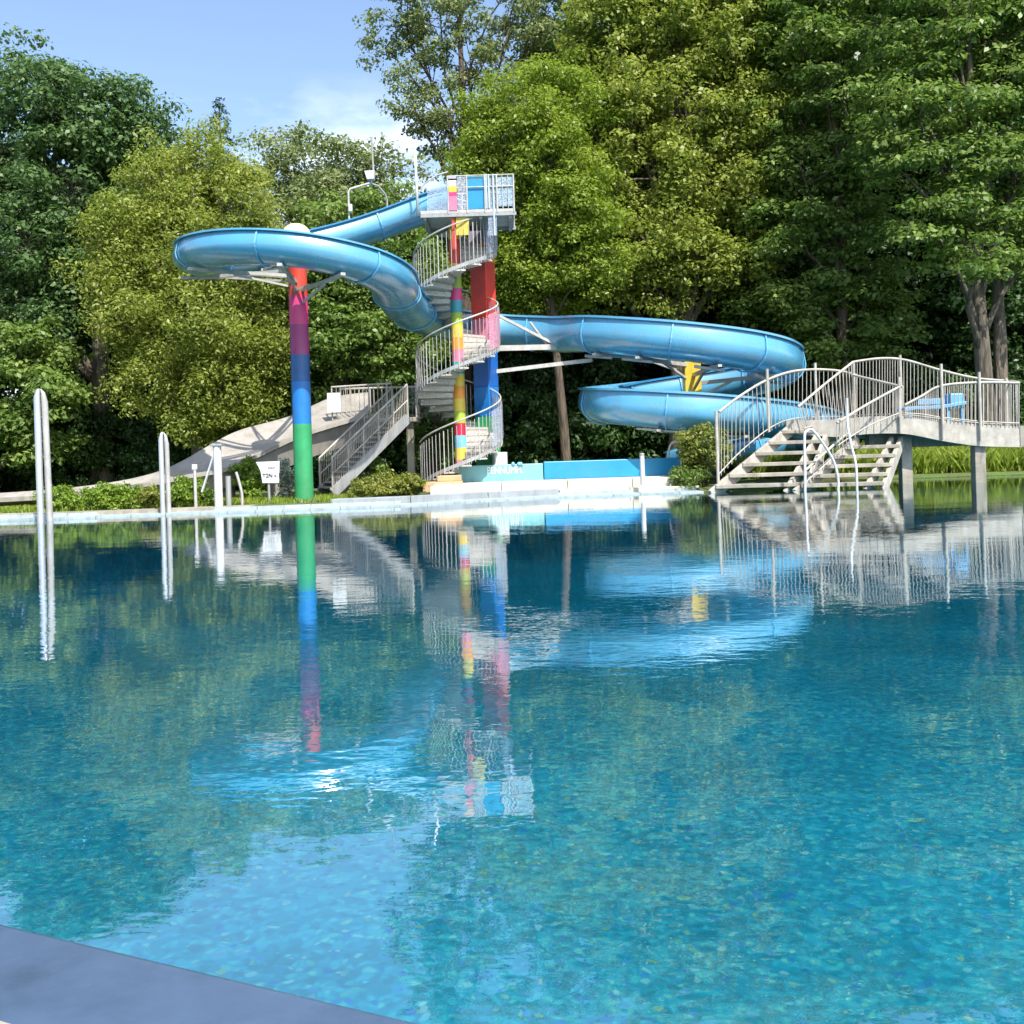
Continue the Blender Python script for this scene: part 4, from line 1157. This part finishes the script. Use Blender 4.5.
# sign
sg = P(268, 476, 21.8)
t = empty('notice_sign', (sg.x, 21.8, .2), 'small white notice sign with dark lettering on a post by the pool', 'sign')
mb = MB(); mb.tube([(sg.x, 21.85, .1), (sg.x, 21.85, P(268, 463, 21.85).z)], .03, n=10); mb.build('sign_post', 'galv', t, smooth=True, autosmooth=40)
mb = MB()
c0, c1, c2, c3, c4 = P(256, 462, 21.8), P(279.5, 461, 21.8), P(279, 483, 21.8), P(262.5, 483, 21.8), P(260.5, 471, 21.8)
f_ = [c0, c1, c2, c3, c4]; bk = [v + Vector((0, .02, 0)) for v in f_]
mb.add(f_ + bk, [(0, 1, 2, 3, 4), (9, 8, 7, 6, 5)] + [(i, 5 + i, 5 + (i + 1) % 5, (i + 1) % 5) for i in range(5)]); mb.build('board', 'white_metal', t)
text_mesh('lettering', 'T2N v.1', .12, P(271.5, 475.5, 21.79), (R(90), 0, 0), 'black', t)
text_mesh('lettering', 'CALIF', .06, P(271.5, 467.5, 21.79), (R(90), 0, 0), 'galv', t)

# ------------------------------------------------------------------ grey wave chute with stair and platform
wave = empty('wave_chute', (P(300, 455, 25.5).x, 25.5, GZ), 'wide grey cast wave chute running down to the left bank with stair and platform', 'slide')
up_e = [(368, 392, 27.2), (330, 398, 27.0), (290, 416, 26.5), (240, 430, 25.6), (208, 446, 24.9), (180, 462, 24.5), (150, 474, 24.2), (100, 484, 24.0), (30, 491, 24.0), (-60, 496, 24.0)]
lo_e = [(368, 414, 25.7), (332, 424, 25.5), (296, 436, 25.0), (262, 452, 24.2), (228, 467, 23.4), (190, 474, 22.9), (150, 482, 22.7), (100, 489, 22.6), (30, 496, 22.6), (-60, 500, 22.6)]
U = spline([P(*p) for p in up_e], 6); Lw = spline([P(*p) for p in lo_e], 6)
mb = MB(); rings = []
for a, b_ in zip(U, Lw):
    prof = []
    ax = (b_ - a); 
    for k in range(9):
        t_ = k / 8; p = a.lerp(b_, t_); p = p - Vector((0, 0, 0.16 * math.sin(math.pi * t_)))
        prof.append(p)
    low = [p - Vector((0, 0, .10)) for p in reversed(prof)]
    w = Vector((0, .06, 0))
    rings.append([prof[0] + w] + prof + [prof[-1] - w] + [low[0] - w] + low + [low[-1] + w])
mb.loft(rings, close_u=True, caps=True)
mb.build('chute', 'chute', wave, smooth=True, autosmooth=45)
# skirt below the near edge, and its supports
mb = MB(); rings = []
for i, b_ in enumerate(Lw):
    px = i
    d = max(0.02, min(0.55, (b_.z - GZ) * 0.45)) 
    rings.append([b_ + Vector((0, .10, -.10)), b_ + Vector((0, .30, -.10 - d)), b_ + Vector((0, .36, -.10 - d)), b_ + Vector((0, .16, -.10))])
mb.loft(rings[:40], close_u=True, caps=True); mb.build('skirt', 'chute', wave, smooth=True, autosmooth=40)
for px, Y in ((176, 23.4), (225, 24.0), (268, 24.9), (300, 25.8)):
    j = min(range(len(Lw)), key=lambda i: abs(Lw[i].lerp(U[i], .4).x - P(px, 455, Y).x)); c = Lw[j].lerp(U[j], .35)
    mb = MB(); mb.box((c.x, c.y, (c.z - .32 + GZ) / 2), (.32, .28, c.z - .32 - GZ)); mb.build('support_block', 'concrete', wave, bevel=.015)
# flight
FA, FB = P(333, 497, 23.6), P(408, 418, 25.2)         # near stringer
wdt = Vector((-0.55, 1.15, 0)).normalized() * 1.15
FA = Vector((FA.x, FA.y, GZ + .12))
FZ = FB.z
nsteps = 15
dirv = (FB - FA)
for sgn, nm in ((0, 'stringer'), (1, 'stringer')):
    mb = MB(); mb.beam(FA + wdt * sgn, FB + wdt * sgn, .06, .24); mb.build(nm, 'galv', wave)
hd = Vector((dirv.x, dirv.y, 0)).normalized()
for i in range(nsteps):
    c = FA.lerp(FB, (i + .6) / nsteps) + wdt * .5 + Vector((0, 0, .06))
    mb = MB(); mb.box(c, (.30, 1.08, .04), axes=(hd, wdt.normalized(), Vector((0, 0, 1)))); mb.box(c + hd * .13 - Vector((0, 0, .08)), (.012, 1.08, .12), axes=(hd, wdt.normalized(), Vector((0, 0, 1))))
    mb.build('tread', 'concrete_rail', wave)
for sgn in (0, 1):
    o0, o1 = FA + wdt * sgn, FB + wdt * sgn
    mb = MB()
    mb.tube([o0 + Vector((0, 0, .0)), o0 + Vector((0, 0, .85)), o1 + Vector((0, 0, .85))], .026, n=8)
    mb.tube([o0 + Vector((0, 0, .45)), o1 + Vector((0, 0, .45))], .016, n=6)
    for i in range(1, 6): p = o0.lerp(o1, i / 5); mb.tube([p, p + Vector((0, 0, .85))], .022, n=6)
    for i in range(1, 45): p = o0.lerp(o1, i / 45); mb.tube([p + Vector((0, 0, .1)), p + Vector((0, 0, .84))], .007, n=4)
    mb.build('handrail', 'concrete_rail', wave)
# platform at the head
ptz = FZ + .05
A_, B_ = P(332, 415, 25.9), P(416, 415, 25.9)
mb = MB(); mb.box(((A_.x + B_.x) / 2, 26.55, ptz - .06), (B_.x - A_.x, 1.35, .12)); mb.build('platform', 'concrete', wave, bevel=.01)
mb = MB(); rt = P(370, 385, 26.0).z
cor = [(A_.x, 27.15), (B_.x, 27.15), (B_.x, 25.95)]
for (x0, y0), (x1, y1) in zip(cor[:-1], cor[1:]):
    mb.tube([(x0, y0, rt), (x1, y1, rt)], .028, n=8); mb.tube([(x0, y0, ptz + .1), (x1, y1, ptz + .1)], .014, n=6)
    n = int(math.hypot(x1 - x0, y1 - y0) / .1)
    for i in range(n + 1): x, y = x0 + (x1 - x0) * i / n, y0 + (y1 - y0) * i / n; mb.tube([(x, y, ptz), (x, y, rt)], .022 if i % 8 == 0 else .009, n=5)
xq = P(342, 400, 26).x; mb.tube([(A_.x, 25.95, rt - .03), (P(392, 400, 26).x, 25.95, rt + .02)], .026, n=8)
for i in range(14): x = A_.x + (P(392, 400, 26).x - A_.x) * i / 13; mb.tube([(x, 25.95, ptz - .1), (x, 25.95, rt)], .02 if i % 4 == 0 else .009, n=5)
mb.build('platform_rail', 'concrete_rail', wave)
mb = MB(); a, b_ = P(327, 393, 25.85), P(341, 412, 25.85); mb.box(((a.x + b_.x) / 2, 25.85, (a.z + b_.z) / 2), (b_.x - a.x, .03, a.z - b_.z)); mb.build('white_sheet', 'white_metal', wave)
for px, Y in ((411, 26.1), (344, 26.6)):
    c = P(px, 455, Y); mb = MB(); mb.box((c.x, Y, (ptz - .12 + GZ) / 2), (.18, .18, ptz - .12 - GZ)); mb.build('column', 'concrete', wave, bevel=.01)

# ------------------------------------------------------------------ arched footbridge at the right
BY = 25.2; BO = -2.2
def PB(px, py, Y): return P(px, py, Y + BO)
br = empty('arched_footbridge', (PB(880, 455, BY).x, BY + 1 + BO, 0), 'pale arched footbridge with railings and two open stairs dropping into the pool', 'footbridge')
DZ = PB(940, 423, 26.0).z
def axes_box(mb, a, b_, dpt, th):
    pass
def flight(px0, px1, py0, n, dxp, dyp, Y0, dY, lpx, treads=True, sides=(0.0, 1.0), mid=True):
    for i in range(n):
        l = PB(px0 + dxp * i, py0 - dyp * i, Y0 + dY * i); r = PB(px1 + dxp * .35 * i, py0 - dyp * i, Y0 + dY * i)
        mb = MB(); ln = r.x - l.x
        mb.box((l.x + ln / 2, l.y + .16, l.z), (ln, .36, .085)); mb.build('tread', 'concrete', br, bevel=.01)
    s0 = PB(px0 - 4, py0 + 6, Y0 - .1); s1 = PB(px0 + dxp * (n + .3), py0 - dyp * (n + .0), Y0 + dY * n)
    e0 = PB(px1, py0 + 6, Y0 - .1); e1 = PB(px1 + dxp * .35 * n, py0 - dyp * n, Y0 + dY * n)
    for a, b_, w in ((s0, s1, .09), (s0.lerp(e0, .80), s1.lerp(e1, .80), .08), (e0, e1, .09)):
        mb = MB(); mb.beam(a + Vector((0, .12, -.07)), b_ + Vector((0, .12, -.07)), w, .27); mb.build('stringer', 'concrete_rail', br, bevel=.008)
    return s0, s1
flight(716, 806, 487, 6, 13.2, 11.0, 25.0, .28, 0)
flight(801, 884, 486, 5, 11.0, 9.6, 24.9, .26, 0)
# landing and curved deck
dk = [PB(786, 421, 26.6), PB(835, 420, 26.3), PB(868, 417, 26.1), PB(905, 417, 26.0), PB(942, 421, 26.0), PB(978, 425, 26.0), PB(1019, 427, 26.0)]
db = [PB(x, y, 28.2) for x, y in ((786, 422), (835, 421), (868, 419), (905, 419), (942, 423), (978, 427), (1019, 429))]
zt = [p.z for p in dk]
fy = [(421, 432), (420, 434), (418, 437), (416, 437), (420, 443), (424, 446), (428, 447)]
ff = spline(dk, 6); fb = spline([Vector((b_.x, 28.2 + BO, a.z)) for a, b_ in zip(dk, db)], 6)
mb = MB(); mb.loft([[a, b_, b_ - Vector((0, 0, .1)), a - Vector((0, 0, .1))] for a, b_ in zip(ff, fb)], close_u=True, caps=True); mb.build('deck', 'concrete', br)
fas = spline([PB(786, 433, 26.58), PB(835, 437, 26.28), PB(868, 434, 26.08), PB(905, 434, 25.98), PB(942, 441, 25.98), PB(978, 446, 25.98), PB(1019, 447, 25.98)], 6)
mb = MB()
mb.loft([[Vector((a.x, a.y - .03, a.z + .012)), Vector((a.x, a.y + .09, a.z + .012)), Vector((a.x, a.y + .09, l.z)), Vector((a.x, a.y - .03, l.z))] for a, l in zip(ff, fas)], close_u=True, caps=True)
mb.build('fascia', 'concrete_rail', br, smooth=True, autosmooth=40)
mb = MB()
mb.loft([[Vector((b_.x, 28.11 + BO, b_.z - .11)), Vector((b_.x, 28.2 + BO, b_.z - .11)), Vector((b_.x, 28.2 + BO, b_.z - .5)), Vector((b_.x, 28.11 + BO, b_.z - .5))] for b_ in fb], close_u=True, caps=True); mb.build('fascia', 'concrete_rail', br)
e0 = ff[-1]; mb = MB(); mb.box((e0.x + .05, 27.1 + BO, e0.z - .22), (.1, 2.3, .5)); mb.build('end_beam', 'concrete', br)
mb = MB(); c0 = PB(870, 445, 26.9); c1 = PB(1000, 447, 26.9); mb.box(((c0.x + c1.x) / 2, 27.1 + BO, DZ - .38), (c1.x - c0.x, .3, .36)); mb.build('under_beam', 'concrete', br)
for px, Y in ((905, 26.6), (978, 26.2)):
    c = PB(px, 455, Y); top_ = PB(px, 436 if px < 950 else 443, Y).z
    mb = MB(); mb.box((c.x, Y + BO, (top_ - 1.0) / 2), (.26, .26, top_ + 1.0)); mb.build('column', 'concrete', br, bevel=.015)
# railings
def railing(top, foot, rt_=.032, nb=20, rb=.010, posts=(), mid=False, key='concrete_rail'):
    tt = spline(top, 8); ft = spline(foot, 8)
    mb = MB(); mb.tube(tt, rt_, n=8)
    mb.build('handrail', key, br, smooth=True, autosmooth=60)
    mb = MB(); mb.tube([p + Vector((0, 0, .09)) for p in ft], .016, n=6)
    for i in range(nb + 1):
        q = i / nb * (len(tt) - 1); k = min(int(q), len(tt) - 2); f = q - k
        a = tt[k].lerp(tt[k + 1], f); b_ = ft[k].lerp(ft[k + 1], f)
        mb.tube([b_, a], rb, n=5)
    mb.build('balusters', key, br)
def post(px, y0, y1, Y, r=.036):
    a, b_ = PB(px, y0, Y), PB(px, y1, Y)
    mb = MB(); mb.tube([(a.x, Y + BO, a.z), (a.x, Y + BO, b_.z)], r, n=9); mb.build('post', 'concrete_rail', br, smooth=True, autosmooth=50)
Yb = 28.1
railing([PB(719, 412, 25.2), PB(740, 396, 25.7), PB(765, 381, 26.4), PB(790, 372, 27.0), PB(815, 369.5, 27.6), PB(840, 371, 28.0), PB(856, 375, 28.1)],
        [PB(719, 478, 25.2), PB(740, 456, 25.7), PB(768, 433, 26.4), PB(790, 423, 27.0), PB(815, 420.5, 27.6), PB(840, 420, 28.0), PB(856, 420, 28.1)], nb=36)
railing([PB(853, 362, Yb), PB(880, 358.5, Yb), PB(905, 360, Yb), PB(940, 370, Yb), PB(975, 378, Yb), PB(1008, 381, Yb)], [PB(853, 419, Yb), PB(880, 418, Yb), PB(905, 418, Yb), PB(940, 422, Yb), PB(975, 426, Yb), PB(1008, 428, Yb)], nb=46)
railing([PB(905, 405, 25.95), PB(922, 396, 25.95), PB(941, 386, 25.95), PB(979, 382.5, 25.95), PB(1019, 383, 25.95)], [PB(905, 417, 25.95), PB(922, 418, 25.95), PB(941, 421, 25.95), PB(979, 425, 25.95), PB(1019, 427, 25.95)], nb=40, rb=.011)
railing([PB(1019, 383, 26.0), PB(1017, 382, 27.0), PB(1010, 381, 28.1)], [PB(1019, 427, 26.0), PB(1018, 428, 27.0), PB(1010, 428, 28.1)], nb=8)
railing([PB(798, 407, 26.2), PB(825, 384, 26.9), PB(853, 362, 27.7)], [PB(804, 432, 26.2), PB(830, 425, 26.9), PB(856, 418, 27.7)], nb=18, rb=.011)
railing([PB(837, 423, 25.1), PB(868, 404, 25.5), PB(899, 387, 25.9)], [PB(837, 450, 25.1), PB(868, 430, 25.5), PB(899, 417, 25.9)], nb=16, rb=.011)
railing([PB(806, 470, 24.8), PB(828, 450, 25.1), PB(850, 431, 25.5)], [PB(806, 486, 24.8), PB(828, 466, 25.1), PB(850, 446, 25.5)], nb=5, rb=.014)
railing([PB(853, 375, 27.6), PB(878, 381, 26.8), PB(903, 387, 26.0)], [PB(853, 419, 27.6), PB(878, 418, 26.8), PB(903, 417, 26.0)], nb=9)
for a in ((716, 411, 486, 25.15), (767, 369, 432, 26.4), (815, 363, 421, 27.6), (853, 361, 420, 27.9), (899, 377, 432, 25.92), (900, 355, 418, 28.1), (941, 364, 440, 25.9), (979, 372, 441, 25.9), (1006, 378, 428, 28.0)): post(*a)
# white ladder hoops in front of the bridge
hoop('pool_ladder_rail', 'white hooped rail standing in the water before the bridge steps', [PB(805, 500, 24.3), PB(805, 470, 24.3), PB(804.5, 437, 24.35), PB(807, 431, 24.4), PB(812, 430, 24.5), PB(822, 442, 24.6), PB(833, 460, 24.7), PB(838, 478, 24.7), PB(838, 494, 24.7)], .03)
hoop('pool_ladder_rail', 'taller white rail curving down between the two bridge stairs', [PB(847, 398, 24.9), PB(847, 412, 24.9), PB(848, 428, 24.8), PB(852, 448, 24.7), PB(856, 466, 24.6), PB(857, 492, 24.6)], .028)
# blue chair on the deck
ch = empty('lounge_chair', (PB(930, 420, 27.2).x, 27.2 + BO, DZ), 'light blue plastic lounge chair on the deck behind the bridge railing', 'chair')
Yc = 27.1
mb = MB(); q = [PB(905, 408, Yc - .3), PB(918, 406, Yc - .3), PB(940, 405.5, Yc - .3), PB(967, 401, Yc - .3)]
rows = [[a, a + Vector((0, .6, .02)), a + Vector((0, .6, -.06)), a + Vector((0, 0, -.08))] for a in q]
mb.loft(rows, close_u=True, caps=True); mb.build('seat', 'chairblue', ch, bevel=.01)
mb = MB(); a, b_ = PB(946, 394, Yc), PB(960, 408, Yc); mb.box(((a.x + b_.x) / 2, Yc + BO, (a.z + b_.z) / 2 ), (b_.x - a.x, .5, a.z - b_.z)); mb.build('backrest', 'chairblue', ch, bevel=.03)
for px, dy in ((910, -.2), (948, -.2), (962, -.2), (910, .2), (962, .2)):
    a = PB(px, 408, Yc + dy); mb = MB(); mb.beam((a.x, Yc + dy + BO, a.z), (a.x, Yc + dy + BO, DZ), .06, .06); mb.build('leg', 'chairblue', ch)
mb = MB(); a, b_ = PB(918, 399, Yc - .32), PB(945, 404, Yc - .32); mb.box(((a.x + b_.x) / 2, Yc - .3 + BO, (a.z + b_.z) / 2), (b_.x - a.x, .04, a.z - b_.z)); mb.build('armrest', 'chairblue', ch, bevel=.01)

# ------------------------------------------------------------------ lamp frame and thin mast above the slide
t = empty('floodlight_frame', P(350, 232, 25.0), 'white bent pipe frame with a square floodlight above the upper slide', 'floodlight')
mb = MB(); mb.tube([P(350, 240, 24.55), P(349, 215, 24.55), P(348.5, 192, 24.55), P(350, 189, 24.55), P(360, 186, 24.8), P(370, 183, 25.0)], .026, n=9); mb.tube([P(370, 183, 25.0), P(378, 186, 25.2), P(385, 194, 25.4), P(387, 200, 25.5), P(387, 214, 25.5)], .026, n=9); mb.build('pipe_frame', 'galv_light', t, smooth=True, autosmooth=60)
mb = MB(); a = P(350.5, 208, 24.5); mb.box(a, (.09, .08, .18)); mb.build('junction_box', 'white_metal', t, bevel=.01)
mb = MB(); a = P(370, 176, 25.0); c_ = [(-.13, .11), (.13, .11), (.10, -.10), (-.07, -.10)]
mb.add([a + Vector((x, -.1, z)) for x, z in c_] + [a + Vector((x, .1, z)) for x, z in c_], [(0, 3, 2, 1), (4, 5, 6, 7), (0, 1, 5, 4), (1, 2, 6, 5), (2, 3, 7, 6), (3, 0, 4, 7)]); mb.build('lamp_housing', 'white_metal', t, bevel=.01)
mb = MB(); mb.tube([P(373.5, 172, 25.05), P(372.5, 155, 25.05), P(371.5, 137, 25.05)], .025, n=7); mb.build('aerial', 'galv', t)
t = empty('flag_pole', P(417, 215, 24.4), 'thin white pole rising beside the slide entry', 'pole')
mb = MB(); mb.tube([P(418, 216, 24.4), P(415, 152, 24.4)], [.035, .028], n=8); mb.build('shaft', 'white_metal', t, smooth=True)
